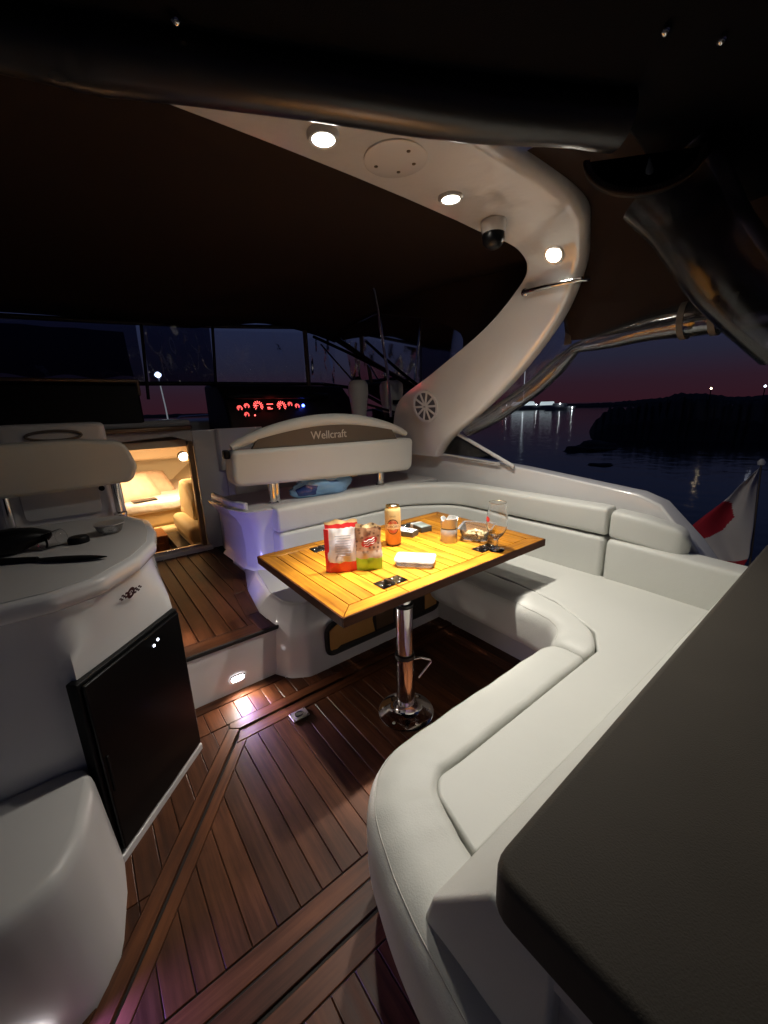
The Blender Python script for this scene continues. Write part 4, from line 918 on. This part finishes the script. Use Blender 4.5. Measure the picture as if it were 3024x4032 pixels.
# dark side glass on the coaming
dg = thing('side_window', 'dark triangular side window with a white frame on the coaming', 'window', (1.9, 1.7, .74))
tri = [(2.55, .77), (2.55, 1.06), (1.812, .926), (1.285, .724), (1.9, .752)]
mk('pane', prism([(2.55, .772), (2.55, 1.05), (1.815, .915), (1.40, .752)], 1.862, 1.868, 'yz'), GLS_D, dg, smooth=False)
mk('frame', tube([(1.862, 1.79, .93), (1.862, 1.55, .835), (1.862, 1.27, .722)], .011, 10), GEL, dg)
mk('frame', tube([(1.862, 2.6, 1.08), (1.862, 2.1, .985), (1.862, 1.79, .93)], .009, 10), WFR, dg)
mk('seal', tube([(1.862, 2.5, .785), (1.862, 1.9, .757), (1.862, 1.36, .730)], .007, 8), GELD, dg)
mk('lining', prism([(2.55, .775), (2.55, 1.05), (1.815, .912), (1.42, .755)], 1.90, 1.93, 'yz'), DASH, dg, smooth=False)
# fenders stowed upright behind the helm seat
FEN = M('fender_white', (.62, .60, .57), .45, var=.08)
for c_, w, lab, tag_ in (((1.64, 2.40), .062, 'left of the two white fenders standing behind the helm seat', 0), ((1.925, 2.40), .072, 'right white fender with a small black tab behind the helm seat', 1)):
    f_ = thing('fender', lab, 'fender', (c_[0], c_[1], .86), 'fenders behind the helm seat')
    mk('body', loft([[(c_[0]+w*k*math.cos(2*PI*i/24)+.0*z, c_[1]+w*.8*k*math.sin(2*PI*i/24), z) for i in range(24)] for z, k in ((.87, .5), (.90, .72), (.98, .80), (1.08, 1.0), (1.16, 1.18), (1.21, 1.16), (1.236, .95), (1.244, .5))]), FEN, f_)
    mk('eye', lathe([(.026, 0), (.024, .012), (.012, .024)], (c_[0], c_[1], 1.242), 14), BLK, f_)
    if tag_: mk('tab', obox((1.915, 2.325, 1.09), (1, 0, 0), (0, 1, 0), (0, 0, 1), .022, .012, .014), BLK, f_, bevel=.003)
# tall bent steel rod (canopy bow)
tag(mk('canopy_bow', tube([(1.765, 2.2, .99), (1.745, 2.2, 1.29), (1.715, 2.2, 1.46), (1.70, 2.2, 1.54), (1.685, 2.2, 1.66), (1.665, 2.2, 1.755), (1.62, 2.2, 1.86), (1.56, 2.2, 1.93)], .010, 10), CHR), 'slender bent chrome canopy bow rising behind the seats', 'canopy bow')
tag(mk('canopy_strap', tube([(1.62, 2.95, 1.60), (1.72, 2.62, 1.45), (1.80, 2.30, 1.30), (1.845, 2.05, 1.18)], .011, 8), CANA), 'dark bar slanting down across the side window', 'bar')

# ================================================================== radar arch
FE = [(1.25, 1.150, 1.700), (1.405, 1.150, 1.690), (1.49, 1.108, 1.664), (1.545, 1.082, 1.634), (1.598, 1.082, 1.590), (1.637, 1.142, 1.537), (1.682, 1.365, 1.404), (1.721, 1.757, 1.237), (1.752, 2.11, 1.085), (1.80, 2.24, .86), (1.82, 2.34, .74)]
AE = [(1.10, .800, 1.700), (1.30, .800, 1.696), (1.42, .800, 1.680), (1.52, .810, 1.642), (1.592, .842, 1.600), (1.640, .880, 1.530), (1.690, .985, 1.378), (1.733, 1.200, 1.180), (1.762, 1.43, 1.015), (1.789, 1.70, .845), (1.82, 1.80, .74)]
def catmull(P, n=5):
    out = []
    for i in range(len(P)-1):
        p0, p1, p2, p3 = Vector(P[max(0, i-1)]), Vector(P[i]), Vector(P[i+1]), Vector(P[min(len(P)-1, i+2)])
        for k in range(n):
            t = k/n; out.append(.5*((2*p1)+(p2-p0)*t+(2*p0-5*p1+4*p2-p3)*t*t+(3*p1-p0-3*p2+p3)*t**3))
    out.append(Vector(P[-1])); return out
fe, ae = catmull(FE), catmull(AE)
XC = .40
xsn = [1.2-.2*i for i in range(1, 5)]
fe = [Vector((x_, 1.150, 1.700+.02*(1-((x_-XC)/.85)**2))) for x_ in xsn[::-1]]+fe; ae = [Vector((x_-.05, .800, 1.700+.02*(1-((x_-XC)/.85)**2))) for x_ in xsn[::-1]]+ae
fe = [Vector((2*XC-p.x, p.y, p.z)) for p in fe[::-1] if p.x > XC+.01]+fe; ae2 = [Vector((2*XC-p.x, p.y, p.z)) for p in ae[::-1]]
ae = ae2[:len(fe)-len(ae)]+ae
rings = []
K = len(fe)
for i in range(K):
    A, B = fe[i], ae[i]; u = (B-A); Lw = u.length; u.normalize()
    t_ = ((fe[min(K-1, i+1)]+ae[min(K-1, i+1)])-(fe[max(0, i-1)]+ae[max(0, i-1)])).normalized()
    nn = t_.cross(u).normalized()
    if nn.dot((A+B)/2-Vector((XC, 1.2, .9))) < 0: nn = -nn
    T_ = .085
    pr = fillet([(0, 0, .012), (Lw, 0, .055), (Lw, T_, .03), (0, T_, .02)], .02, 5, True)
    rings.append([A+u*p[0]+nn*p[1] for p in pr])
arch = thing('radar_arch', 'glossy white radar arch over the table with recessed lights', 'arch', (1.8, 2.0, .75))
mk('body', loft(rings), M('arch_gelcoat', (.85, .83, .81), .10, var=.03, vscale=3, bump=.6, bscale=8, coat=1, bdist=.012, spec=1, ior=1.9), arch)
mk('round_plate', lathe([(.088, .002), (.088, -.003), (.084, -.005), (.002, -.005)], (.845, 1.005, 1.7145), 40), GEL, arch)
for sx_, sy_ in ((-.03, .05), (.05, -.02), (0, -.055), (.04, .035)): mk('stain', lathe([(.006, 0), (.005, -.002), (.001, -.003)], (.845+sx_, 1.005+sy_, 1.7098), 10), TAU, arch)
mk('grab_handle', tube([(1.652, 1.115, 1.512), (1.628, 1.10, 1.508), (1.625, 1.0, 1.505), (1.63, .86, 1.50), (1.66, .848, 1.50)], .010, 12), CHR, arch)
mk('handle_foot', lathe([(.018, 0), (.016, .008), (.011, .012)], (1.650, 1.115, 1.512), 14, (-1, 0, -.3)), CHR, arch)
LWARM = (1, .935, .83)
for k, (c_, nd, lab) in enumerate((((.633, 1.032, 1.714), (0, 0, -1), 'recessed arch downlight farthest to port'), ((1.111, 1.046, 1.706), (0, 0, -1), 'recessed arch downlight between the round plate and dome'), ((1.590, .955, 1.604), (-.72, -.06, -.7), 'recessed arch downlight at the bend by the grab handle'))):
    d_ = thing('downlight', lab, 'downlight', c_, 'downlights in the radar arch')
    n_ = Vector(nd).normalized(); c = Vector(c_)
    mk('bezel', lathe([(.041, -.004), (.041, .004), (.036, .010), (.029, .009), (.028, .002)], c, 30, n_), M('pale_bezel_metal', (.82, .80, .77), .35, .5), d_)
    mk('lens', lathe([(.028, .002), (.027, .006), (.012, .008)], c, 24, n_), emit('downlight_lens', (1, .93, .80), 22), d_)
    spot('downlight_beam', c+n_*.014, ((.74, .95, .5), (1.12, .90, .5), (1.30, .88, .3))[k], (26, 60, 16)[k], LWARM, (86, 126, 104)[k], 1.0, .024, d_)
    if k < 2: spot('downlight_beam', c+n_*.014, ((.70, 1.05, .5), (.93, 1.06, .5))[k], (70, 300)[k], LWARM, (42, 42)[k], 1.0, .024, d_)
    if k < 2: spot('downlight_spill', c+n_*.014, c+n_*.014+Vector((0, 0, -1)), (3, 6)[k], LWARM, 172, .6, .03, d_)
dm = thing('dome_camera', 'small dome camera with black glass under the arch', 'camera', (1.352, 1.060, 1.69))
mk('mount', lathe([(.045, .004), (.046, -.012), (.042, -.030), (.040, -.036)], (1.352, 1.060, 1.690), 30), GEL, dm)
mk('dome', lathe([(.040, -.036), (.041, -.050), (.037, -.066), (.027, -.079), (.013, -.086), (.001, -.088)], (1.352, 1.060, 1.690), 30), BLKG, dm)
# speaker let into the arch leg
sc_ = Vector((1.7515, 1.836, 1.053)); sn = Vector((-.96, -.10, -.18)).normalized()
spk = thing('speaker', 'round white marine speaker with spoked grille in the arch foot', 'speaker', tuple(sc_))
sa = Vector((0, 1, 0)); sa = (sa-sn*sa.dot(sn)).normalized(); sb = sn.cross(sa)
def sp_ring(r0_, r1_, d0, d1, n=40): return loft([[sc_+sn*d+(sa*math.cos(2*PI*i/n)+sb*math.sin(2*PI*i/n))*r for i in range(n)] for r, d in ((r1_, d0), (r1_, d1), (r0_, d1), (r0_, d0))], False)
mk('mesh_disc', lathe([(.088, .004), (.088, .007), (.002, .007)], sc_, 36, sn), M('speaker_mesh', (.10, .095, .11), .7, var=.3, vscale=300), spk)
mk('rim', sp_ring(.082, .097, 0, .013), GEL, spk)
mk('hub', lathe([(.018, .005), (.018, .014), (.010, .017)], sc_, 20, sn), GEL, spk)
for k in range(10):
    a = 2*PI*k/10; d = sa*math.cos(a)+sb*math.sin(a); e_ = sn.cross(d)
    mk('spoke', obox(sc_+sn*.0105+d*.050, d, e_, sn, .034, .0065, .0025), GEL, spk, bevel=.001, seg=1)
mk('mark', obox(sc_+sn*.0175, sa, sb, sn, .007, .002, .001), BLK, spk, smooth=False)

# ================================================================== canvas tops
def canopy(name, ys, zc, x0, x1, drop, label, mat, pw=4, thick=.006):
    V = []; n = 40
    for y_, z_ in zip(ys, zc):
        for i in range(n+1):
            t = i/n*2-1; x_ = (x0+x1)/2+(x1-x0)/2*math.copysign(1-(1-abs(t))**1.35, t) if False else (x0+x1)/2+(x1-x0)/2*t
            V.append((x_, y_, z_-drop*abs(t)**pw+.004*math.sin(7*t+3*y_)-(.085*max(0, min(1, (y_-1.6)/1.4))*max(0, min(1, (1.25-x_)/.5)) if y_ > 1.6 else 0)))
    F = [(j*(n+1)+i, j*(n+1)+i+1, (j+1)*(n+1)+i+1, (j+1)*(n+1)+i) for j in range(len(ys)-1) for i in range(n)]
    o = mk(name, (V, F), mat); s = o.modifiers.new('solid', 'SOLIDIFY'); s.thickness = thick; s.offset = 1
    return tag(o, label, 'canopy')
canopy('forward_canopy', [1.10, 1.4, 1.8, 2.2, 2.6, 2.9, 3.06], [1.765, 1.80, 1.83, 1.825, 1.795, 1.74, 1.69], -1.05, 1.875, .10, 'brown canvas canopy stretched forward from the arch to the windshield', CANV, 4)
# starboard side panel with a clear window
hole = fillet([(2.98, 1.655, .06), (2.46, 1.70, .2), (1.90, 1.565, .12), (1.64, 1.44, .08), (1.66, 1.28, .06), (2.03, 1.175, .02), (2.55, 1.40), (2.95, 1.60)], .04, 5, True)
def resample(poly, n):
    L = [0]
    P = poly+[poly[0]]
    for a, b in zip(P, P[1:]): L.append(L[-1]+math.dist(a, b))
    out = []
    for k in range(n):
        s = L[-1]*k/n; i = 0
        while L[i+1] < s: i += 1
        t = (s-L[i])/max(1e-9, L[i+1]-L[i]); out.append((P[i][0]+(P[i+1][0]-P[i][0])*t, P[i][1]+(P[i+1][1]-P[i][1])*t))
    return out
hole = resample(hole, 80); cy_, cz_ = 2.25, 1.46
outr = [(3.05, 1.60), (3.08, 1.78), (2.0, 1.80), (1.2, 1.74), (1.2, 1.45), (1.45, 1.15), (1.75, .93), (1.98, .93), (2.02, 1.14), (2.55, 1.37)]
from mathutils.geometry import tessellate_polygon
V = [(1.868, p[0], p[1]) for p in outr]+[(1.868, p[0], p[1]) for p in hole]; n = len(hole)
tri_f = [tuple(f) for f in tessellate_polygon([[Vector(v) for v in V[:len(outr)]], [Vector(v) for v in V[len(outr):]]])]
sdp = thing('side_curtain', 'brown canvas side curtain with a clear window behind the arch leg', 'curtain', (1.868, 2.2, 1.17))
o = mk('canvas', (V, tri_f), CANV, sdp, smooth=False); s_ = o.modifiers.new('solid', 'SOLIDIFY'); s_.thickness = .005
mk('window', ([(1.870, p[0], p[1]) for p in hole], [tuple(range(n))]), VWIN, sdp, smooth=False)
# aft canopy over the camera
V = []; prof = [(-1.1, 1.30), (-1.0, 1.50), (-.8, 1.64), (-.4, 1.695), (-.1, 1.702), (.2, 1.705), (.5, 1.70), (.8, 1.698), (1.0, 1.70), (1.125, 1.702), (1.3, 1.71), (1.5, 1.70), (1.68, 1.62), (1.78, 1.48), (1.835, 1.34), (1.845, 1.315)]
def yfront(x_): return .565+(1.125-x_)*.461 if x_ < 1.125 else min(.60, .565+(x_-1.125)*.1)
ys = [0, .1, .3, .5, .75, 1]
for t_ in ys:
    for k, (a, b) in enumerate(prof): V.append((a, yfront(a)*(1-t_)-1.2*t_, b+.008*math.sin(5*t_+k)*min(1, t_*5)))
n = len(prof)
o = mk('aft_canopy', (V, [(j*n+i, j*n+i+1, (j+1)*n+i+1, (j+1)*n+i) for j in range(len(ys)-1) for i in range(n-1)]), CANA, sub=0)
s_ = o.modifiers.new('solid', 'SOLIDIFY'); s_.thickness = .006; s_.offset = 1
s_ = o.modifiers.new('sub', 'SUBSURF'); s_.levels = 2; s_.render_levels = 2
tag(o, 'near black canvas canopy overhead behind the arch', 'canopy')
V = []; prof = [(1.16, 1.735), (1.30, 1.735), (1.44, 1.728), (1.54, 1.705), (1.61, 1.675), (1.68, 1.61), (1.76, 1.49), (1.815, 1.35), (1.82, 1.315)]
ys = [1.02, .92, .75, .5, .3, .1]
for j, y_ in enumerate(ys):
    for k, (a, b) in enumerate(prof): V.append((a-.004+(.02 if j == 0 else 0), y_, b+.006*math.sin(9*y_+2*k)))
n = len(prof)
o = mk('side_canopy_panel', (V, [(j*n+i, j*n+i+1, (j+1)*n+i+1, (j+1)*n+i) for j in range(len(ys)-1) for i in range(n-1)]), CANV)
s_ = o.modifiers.new('sub', 'SUBSURF'); s_.levels = 2; s_.render_levels = 2
tag(o, 'brown canvas panel curving down behind the arch bend', 'canopy')
for k, (x_, y_, lab) in enumerate(((.265, .885, 'lone snap fastener in the dark canopy at upper left'), (.98, .40, 'left of two snap fasteners at upper right of the dark canopy'), (1.09, .345, 'right of two snap fasteners at upper right of the dark canopy'))):
    tag(mk('snap_fastener', lathe([(.009, .008), (.009, -.002), (.007, -.006), (.004, -.0085), (.001, -.0095)], (x_, y_, 1.696), 16), CHR), lab, 'fastener')
# rolled up curtains
def roll(name, pts, r, mat, label, n=18, lump=.006, seed=1):
    R = random.Random(seed); P = catmull(pts, 8); rl = r if isinstance(r, list) else [r]*len(pts); rs = [rl[min(len(rl)-1, i//8)]*(1-(i % 8)/8)+rl[min(len(rl)-1, i//8+1)]*(i % 8)/8+lump*math.sin(i*.33+seed)*.6+R.uniform(-lump, lump)*.15 for i in range(len(P))]
    t = thing(name, label, 'rolled curtain', tuple(P[0])); V, F = tube(P, rs, n); mk('vinyl', (V, F), mat, t); return t, P
t, P = roll('rolled_curtain', [(-.60, 1.33, 1.70), (-.1, 1.12, 1.692), (.10, 1.045, 1.688), (.2, 1.0, 1.685), (.5, .86, 1.680), (.80, .715, 1.676), (1.0, .605, 1.674), (1.125, .535, 1.672)], .056, VROL, 'dark rolled vinyl curtain strapped up along the aft side of the arch', lump=.004)
for p0 in (.21, 1.09): mk('strap', loft([[Vector((p0+dx_, .995-(p0-.21)*.50-dx_*.5, 1.684-.008*(p0 > .5)))+Vector((.42, .9, 0))*.053*math.cos(2*PI*i/20)+Vector((0, 0, 1))*.053*math.sin(2*PI*i/20) for i in range(20)] for dx_ in (-.03, .03)], False), CANA, t)
t, P = roll('rolled_curtain', [(1.83, .985, 1.272), (1.83, .952, 1.285), (1.83, .825, 1.300), (1.83, .688, 1.319), (1.83, .566, 1.327), (1.83, .477, 1.324), (1.83, .39, 1.318), (1.83, .25, 1.315)], [.020, .024, .038, .052, .060, .060, .056, .05], VROLC, 'clear vinyl curtain rolled up and strapped along the starboard side', lump=.003, seed=3)
for y_ in (.565, .475, .425):
    mk('strap', loft([[Vector((1.83, y_+d, 1.325))+Vector((1, 0, 0))*.066*math.cos(2*PI*i/20)+Vector((0, 0, 1))*.066*math.sin(2*PI*i/20) for i in range(20)] for d in (-.010, .010)], False), TAU, t)
mk('strap', loft([[Vector((1.832, 1.005, 1.30+.15*k))+Vector((.006*a, .014*b, 0)) for a, b in ((-1, -1), (1, -1), (1, 1), (-1, 1))] for k in (0, .5, 1)]), TAU, t)
t, P = roll('rolled_curtain', [(1.835, .965, 1.285), (1.84, 1.05, 1.215), (1.845, 1.18, 1.118), (1.855, 1.38, 1.01), (1.86, 1.60, .912)], [.022, .036, .046, .046, .040], VROLC, 'clear vinyl curtain gathered down behind the arch leg', lump=.005, seed=5)
mk('vinyl_web', sheet((1.845, 1.62, .90), (1.84, .99, 1.27), (1.80, 1.0, 1.42), (1.80, 1.65, 1.10), 30, 8, .006, 3), VCLR, t)
t, P = roll('rolled_curtain', [(1.42, .54, 1.64), (1.45, .487, 1.565), (1.48, .425, 1.455), (1.54, .355, 1.345), (1.64, .24, 1.20)], [.115, .110, .100, .095, .09], VROLB, 'bulky dark vinyl roll hanging at the right below the zipped flap', lump=.004, seed=7)
tag(mk('aft_vinyl_curtain', sheet((1.88, .34, 1.20), (1.90, -.25, 1.20), (1.74, -.25, 1.70), (1.72, .36, 1.68), 50, 24, .008, 9, .02), VCLR), 'crinkled clear vinyl curtain catching light at the right edge', 'curtain')
# zipped flap in the canopy
zf = thing('zipper_flap', 'dark half round flap with a toothed zipper and grey pull', 'flap', (1.38, .60, 1.62))
fc = Vector((1.285, .545, 1.658)); fa = Vector((.60, -.80, -.03)).normalized(); fb = Vector((-.35, -.30, -.9)); fb = (fb-fa*fb.dot(fa)).normalized(); fn = fa.cross(fb)
if fn.dot(fc-Vector((0, 0, 1.05))) > 0: fn = -fn
hp = [fc+fa*.135*math.cos(PI*i/30)+fb*.120*math.sin(PI*i/30) for i in range(31)]
o = mk('panel', ([tuple(p) for p in hp]+[tuple(p-fn*.012) for p in hp], [tuple(range(31)), tuple(range(31, 62))[::-1]]+[(i, (i+1) % 31, 31+(i+1) % 31, 31+i) for i in range(31)]), BLK, zf, smooth=False)
mk('piping', tube([p+fn*.002 for p in hp], .006, 8), CANV, zf)
T_ = []
for i in range(60):
    a = PI*(i+.5)/60; p = fc+fa*.130*math.cos(a)+fb*.115*math.sin(a)+fn*.006; d = (fa*math.cos(a)*.135+fb*math.sin(a)*.12).normalized(); T_.append(obox(p, d, d.cross(fn), fn, .006, .0016, .002))
struct(mk('zipper_teeth', join(*T_), TAU, zf, smooth=False), 'stuff')
mk('zipper_pull', loft([[fc+fb*(.020+.055*v)+fa*(.012+w*math.cos(2*PI*i/10))+fn*(.008+w*.3*math.sin(2*PI*i/10)) for i in range(10)] for v, w in ((0, .001), (.3, .004), (.7, .009), (.92, .009), (1, .004))]), M('grey_pull', (.42, .46, .45), .3), zf)

# ================================================================== galley unit to port
gu = thing('galley_unit', 'white moulded galley unit with a curved counter to port', 'galley unit', (-.1, 1.2, 0))
ctop = fillet([(-.90, 1.005), (-.09, 1.008), (.0, 1.045), (.085, 1.150), (.138, 1.265), (.160, 1.40), (.163, 1.56), (.10, 1.72), (-.18, 1.752), (-.90, 1.752)], .06, 5, True)
def scale_poly(p, k, c=(-.2, 1.35)):
    out = []
    for q in p:
        d = Vector((q[0]-c[0], q[1]-c[1])); L_ = d.length; out.append((c[0]+d.x*(L_-k)/L_, c[1]+d.y*(L_-k)/L_))
    return out
rings = [[(p[0], p[1], z) for p in scale_poly(ctop, k)] for z, k in ((.655, .020), (.664, .006), (.672, .001), (.680, 0), (.692, 0), (.698, .003), (.701, .009))]
mk('counter', loft(rings), GEL, gu)
mk('counter_mat', prism(scale_poly(ctop, .022), .700, .7035), GELD, gu, bevel=.001, seg=1)
low = fillet([(-.90, 1.022), (-.105, 1.022), (-.088, .998), (.150, 1.235), (.150, 1.30), (.150, 1.62), (-.90, 1.70)], .012, 4, True)
low = resample(low, 90); lowc = []
top_ = scale_poly(ctop, .018)
for p in low:                                   # nearest counter edge in the same direction
    d = Vector((p[0]+.2, p[1]-1.35)); an = math.atan2(d.y, d.x); best = min(resample(top_, 240), key=lambda q: abs((math.atan2(q[1]-1.35, q[0]+.2)-an+PI) % (2*PI)-PI)); lowc.append(best)
rings = [[(a[0]*(1-k)+b[0]*k, a[1]*(1-k)+b[1]*k, z) for a, b in zip(low, lowc)] for z, k in ((-.02, 0), (.2, .0), (.49, .02), (.53, .12), (.565, .36), (.60, .68), (.63, .88), (.66, 1))]
mk('carcass', loft(rings), GEL, gu)
mk('fridge_trim', obox((.031, 1.105, .008), (.703, .711, 0), (.711, -.703, 0), (0, 0, 1), .172, .012, .012), GEL, gu, bevel=.004)
# moulded boarding step aft of the galley
stp = resample(fillet([(-.60, 1.015), (-.095, 1.015), (-.10, .93), (-.118, .82), (-.155, .757), (-.22, .735), (-.60, .735)], .05, 5, True), 60)
def stp_o(k): return [(p[0]+k*(.5 if p[0] > -.3 else 0)*1.0, p[1]-(k if p[1] < .95 else 0)*.9) for p in stp]
rings = [[(p[0], p[1], z) for p in stp_o(k)] for z, k in ((-.02, .036), (.02, .034), (.08, .026), (.15, .017), (.22, .008), (.254, .003), (.268, -.002), (.277, -.010), (.281, -.020), (.282, -.030))]
mk('boarding_step', loft(rings), GELD, gu)
# emblem on the lip under the counter
EM = M('emblem_dark', (.05, .012, .015), .4)
en = Vector((.62, -.72, -.30)).normalized(); ex = Vector((.72, .69, 0)).normalized(); ex = (ex-en*ex.dot(en)).normalized(); ey = en.cross(ex)
if ey.z < 0: ey = -ey
ec = Vector((.043, 1.118, .628))
em = mk('emblem', ([tuple(ec+ex*p[0]+ey*p[1]+en*.010) for p in disc2(.012, .016, 24, .45)[0]], disc2(.012, .016, 24, .45)[1]), EM, gu, smooth=False)
q_ = []
for s in (-1, 1):
    for i in range(4):
        for j in range(3):
            if (i+j) % 2 == 0: q_.append(obox(ec+ex*s*(.0145+i*.0055)+ey*((1-j)*.0055+i*.0022*s*.3)+en*.010, ex, ey, en, .0026, .0026-.0003*i, .0008))
mk('emblem_wing', join(*q_), EM, em, smooth=False)
V, F = text_mesh('W', .016, .0004)
mk('emblem_letter', ([tuple(ec+ex*p[0]+ey*p[1]+en*(.0105+p[2])) for p in V], F), EM, em, smooth=False)
# fridge set into the galley
fg = thing('fridge', 'black front opening fridge set in the white galley unit', 'fridge', (.03, 1.1, .02))
fxa = Vector((.705, .709, 0)); fnn = Vector((.709, -.705, 0)); f0 = Vector((-.088, .990, 0))
def fp(s, z, d): return f0+fxa*s+fnn*d+Vector((0, 0, z))
def fbox(s0, s1, z0, z1, d0, d1): return obox(fp((s0+s1)/2, (z0+z1)/2, (d0+d1)/2), fxa, Vector((0, 0, 1)), fnn, (s1-s0)/2, (z1-z0)/2, (d1-d0)/2)
mk('surround', fbox(-.004, .338, .022, .500, -.02, .008), BLK, fg, bevel=.004)
dr = mk('door', fbox(.004, .330, .030, .492, .0085, .018), BLKG, fg, bevel=.004)
mk('handle', fbox(.012, .018, .20, .30, .0182, .021), BLK, dr, bevel=.002)
mk('door_glint', lathe([(.004, 0), (.003, .002), (.001, .003)], fp(.215, .455, .018), 10, fnn), emit('fridge_glint', (.8, .85, 1), 5), fg)  # pair of glowing dots imitating two reflections on the black door
mk('door_glint', lathe([(.004, 0), (.003, .002), (.001, .003)], fp(.232, .463, .018), 10, fnn), emit('fridge_glint', (.8, .85, 1), 5), fg)
# things on the counter
CT = .7036
p = thing('serving_spoon', 'long flat black serving spoon lying across the galley counter', 'spoon', (-.1, 1.3, CT))
mk('bowl', loft([[(-.055+.075*u, 1.228+.018*w*math.cos(2*PI*i/14)-.05*u, CT+.006+.004*w*math.sin(2*PI*i/14)) for i in range(14)] for u, w in ((-1, .3), (-.7, .9), (-.2, 1.2), (.3, 1.15), (.7, .8), (.98, .2))]), BLK, p)
mk('handle', tube([(-.12, 1.275, CT+.007), (-.18, 1.31, CT+.008), (-.30, 1.36, CT+.008)], [.007, .008, .010], 8), BLK, p)
tag(mk('black_pouch', blob(-.215, 1.42, CT+.030, .105, .050, .030, 9, 3), BLK), 'bulky black zip pouch at the left of the galley counter', 'pouch')
t = thing('drinking_glass', 'small clear glass lying beside the black pouch', 'glass', (-.10, 1.40, CT))
mk('cup', lathe([(.018, .0), (.020, .003), (.024, .055), (.0225, .055), (.018, .006), (.002, .005)], (-.115, 1.385, CT+.021), 20, (.7, .5, 0)), GLASS, t)
tag(mk('bottle_cap', lathe([(.026, 0), (.026, .012), (.022, .018), (.004, .019)], (-.035, 1.40, CT), 20), BLK), 'round black lid in the middle of the galley counter', 'lid')
t = thing('glass_bowl', 'small grey glass bowl near the counter back edge', 'bowl', (.045, 1.45, CT))
mk('bowl', lathe([(.022, 0), (.030, .006), (.040, .030), (.0385, .030), (.028, .009), (.002, .006)], (.045, 1.45, CT), 26), PLAS, t)
mk('rim', lathe([(.0385, .029), (.041, .030), (.0405, .032), (.0385, .031)], (.045, 1.45, CT), 26), STEEL, t)
# tall port panel at the frame edge
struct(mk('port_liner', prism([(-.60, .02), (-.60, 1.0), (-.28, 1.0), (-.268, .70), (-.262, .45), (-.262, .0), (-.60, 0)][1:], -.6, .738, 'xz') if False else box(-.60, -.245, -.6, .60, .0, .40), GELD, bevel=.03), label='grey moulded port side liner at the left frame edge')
# ================================================================== port companion seat
ps = thing('companion_seat', 'cream port seat back bolster on steel posts above the galley', 'seat', (-.1, 1.78, .70))
mk('bolster', prism(fillet([(-.75, .800), (.02, .812), (.150, .818, .035), (.176, .87, .05), (.145, .965, .05), (.0, .978), (-.75, .972)], .02, 6, True), 1.70, 1.80, 'xz'), M('companion_vinyl', (.50, .48, .42), .5, var=.05, bump=.2, bscale=400), ps, bevel=.028, seg=5)
for x_ in (.095, -.205): mk('post', lathe([(.022, 0), (.022, .006), (.013, .010), (.013, .13)], (x_, 1.735, .700), 18), CHR, ps)
pk = thing('port_locker', 'pale moulded locker behind the port seat posts', 'locker', (-.1, 2.0, .4))
mk('body', prism(fillet([(-.95, 1.76), (.075, 1.76), (.09, 1.80), (.10, 2.3), (-.95, 2.3)], .02, 4, True), .2, .845), GEL, pk, bevel=.012)
mk('front_panel', prism(fillet([(-.17, .715), (.045, .715), (.045, .835), (-.17, .835)], .02, 4, True), 1.750, 1.7605, 'xz'), GELD, pk, bevel=.004)
mk('knob', lathe([(.010, 0), (.009, .008), (.003, .010)], (.055, 1.752, .80), 12, (0, -1, 0)), BLK, pk)
hd = thing('hatch_vent', 'low oval deck vent on the pale moulding behind the port seat', 'vent', (-.05, 2.1, .84))
mk('plinth', prism(fillet([(-.22, 2.02), (.12, 2.02), (.10, 2.25), (-.22, 2.25)], .03, 5, True), .845, 1.03), GELD, hd, bevel=.02)
mk('ring', tube([(-.05+.085*math.cos(a), 2.015, .985+.018*math.sin(a)) for a in [2*PI*i/32 for i in range(32)]], .005, 8, closed=True), TAU, hd)
# ================================================================== flag over the stern quarter
fo = thing('ensign', 'red and white cloth flag drooping from a short staff past the coaming', 'flag', (2.56, .40, .10))
mk('staff', tube([(2.572, .400, .742), (2.576, .372, .35), (2.58, .350, -.05)], .004, 8), TAU, fo)
mk('staff_cap', lathe([(.014, -.01), (.016, .004), (.006, .018)], (2.572, .400, .745), 12), GEL, fo)
def flagcloth():
    A = [Vector(p) for p in ((2.568, .406, .711), (2.56, .454, .638), (2.551, .503, .548), (2.525, .621, .377), (2.532, .592, .293), (2.546, .528, .221), (2.564, .434, .163))]
    Bp = [Vector(p) for p in ((2.568, .404, .709), (2.569, .401, .643), (2.57, .394, .563), (2.572, .38, .424), (2.573, .377, .345), (2.573, .374, .265), (2.568, .400, .171))]
    a, b = catmull(A, 18), catmull(Bp, 18); V = []; n = 48
    for p, q in zip(a, b):
        for i in range(n+1):
            t = i/n; w = p.lerp(q, t)+Vector((.016*math.sin(t*9+p.z*8)*(1-abs(2*t-1)*.4), .0, .010*math.sin(t*7))); V.append(tuple(w))
    K = len(a); F = [(j*(n+1)+i, j*(n+1)+i+1, (j+1)*(n+1)+i+1, (j+1)*(n+1)+i) for j in range(K-1) for i in range(n)]
    return V, F, n, K
V, F, n, K = flagcloth()
FW_ = M('flag_white', (.62, .58, .58), .8, bump=.4, bscale=300); FR_ = M('flag_red', (.38, .012, .03), .8, bump=.4, bscale=300)
o = mk('cloth', (V, F), FW_, fo); o.data.materials.append(FR_)
RED = [(12, 0), (13, 4.5), (15, 7.8), (18, 6.7), (21, 4.3), (24, 0)]
for pi_, pl in enumerate(o.data.polygons):
    j, i = divmod(pi_, n)
    jj = j/3; lim = 0
    for (ja, la), (jb, lb) in zip(RED, RED[1:]):
        if ja <= jj <= jb: lim = la+(lb-la)*(jj-ja)/(jb-ja)
    if i/3 < lim*1.25 or jj >= 30.2: pl.material_index = 1
s_ = o.modifiers.new('solid', 'SOLIDIFY'); s_.thickness = .0015
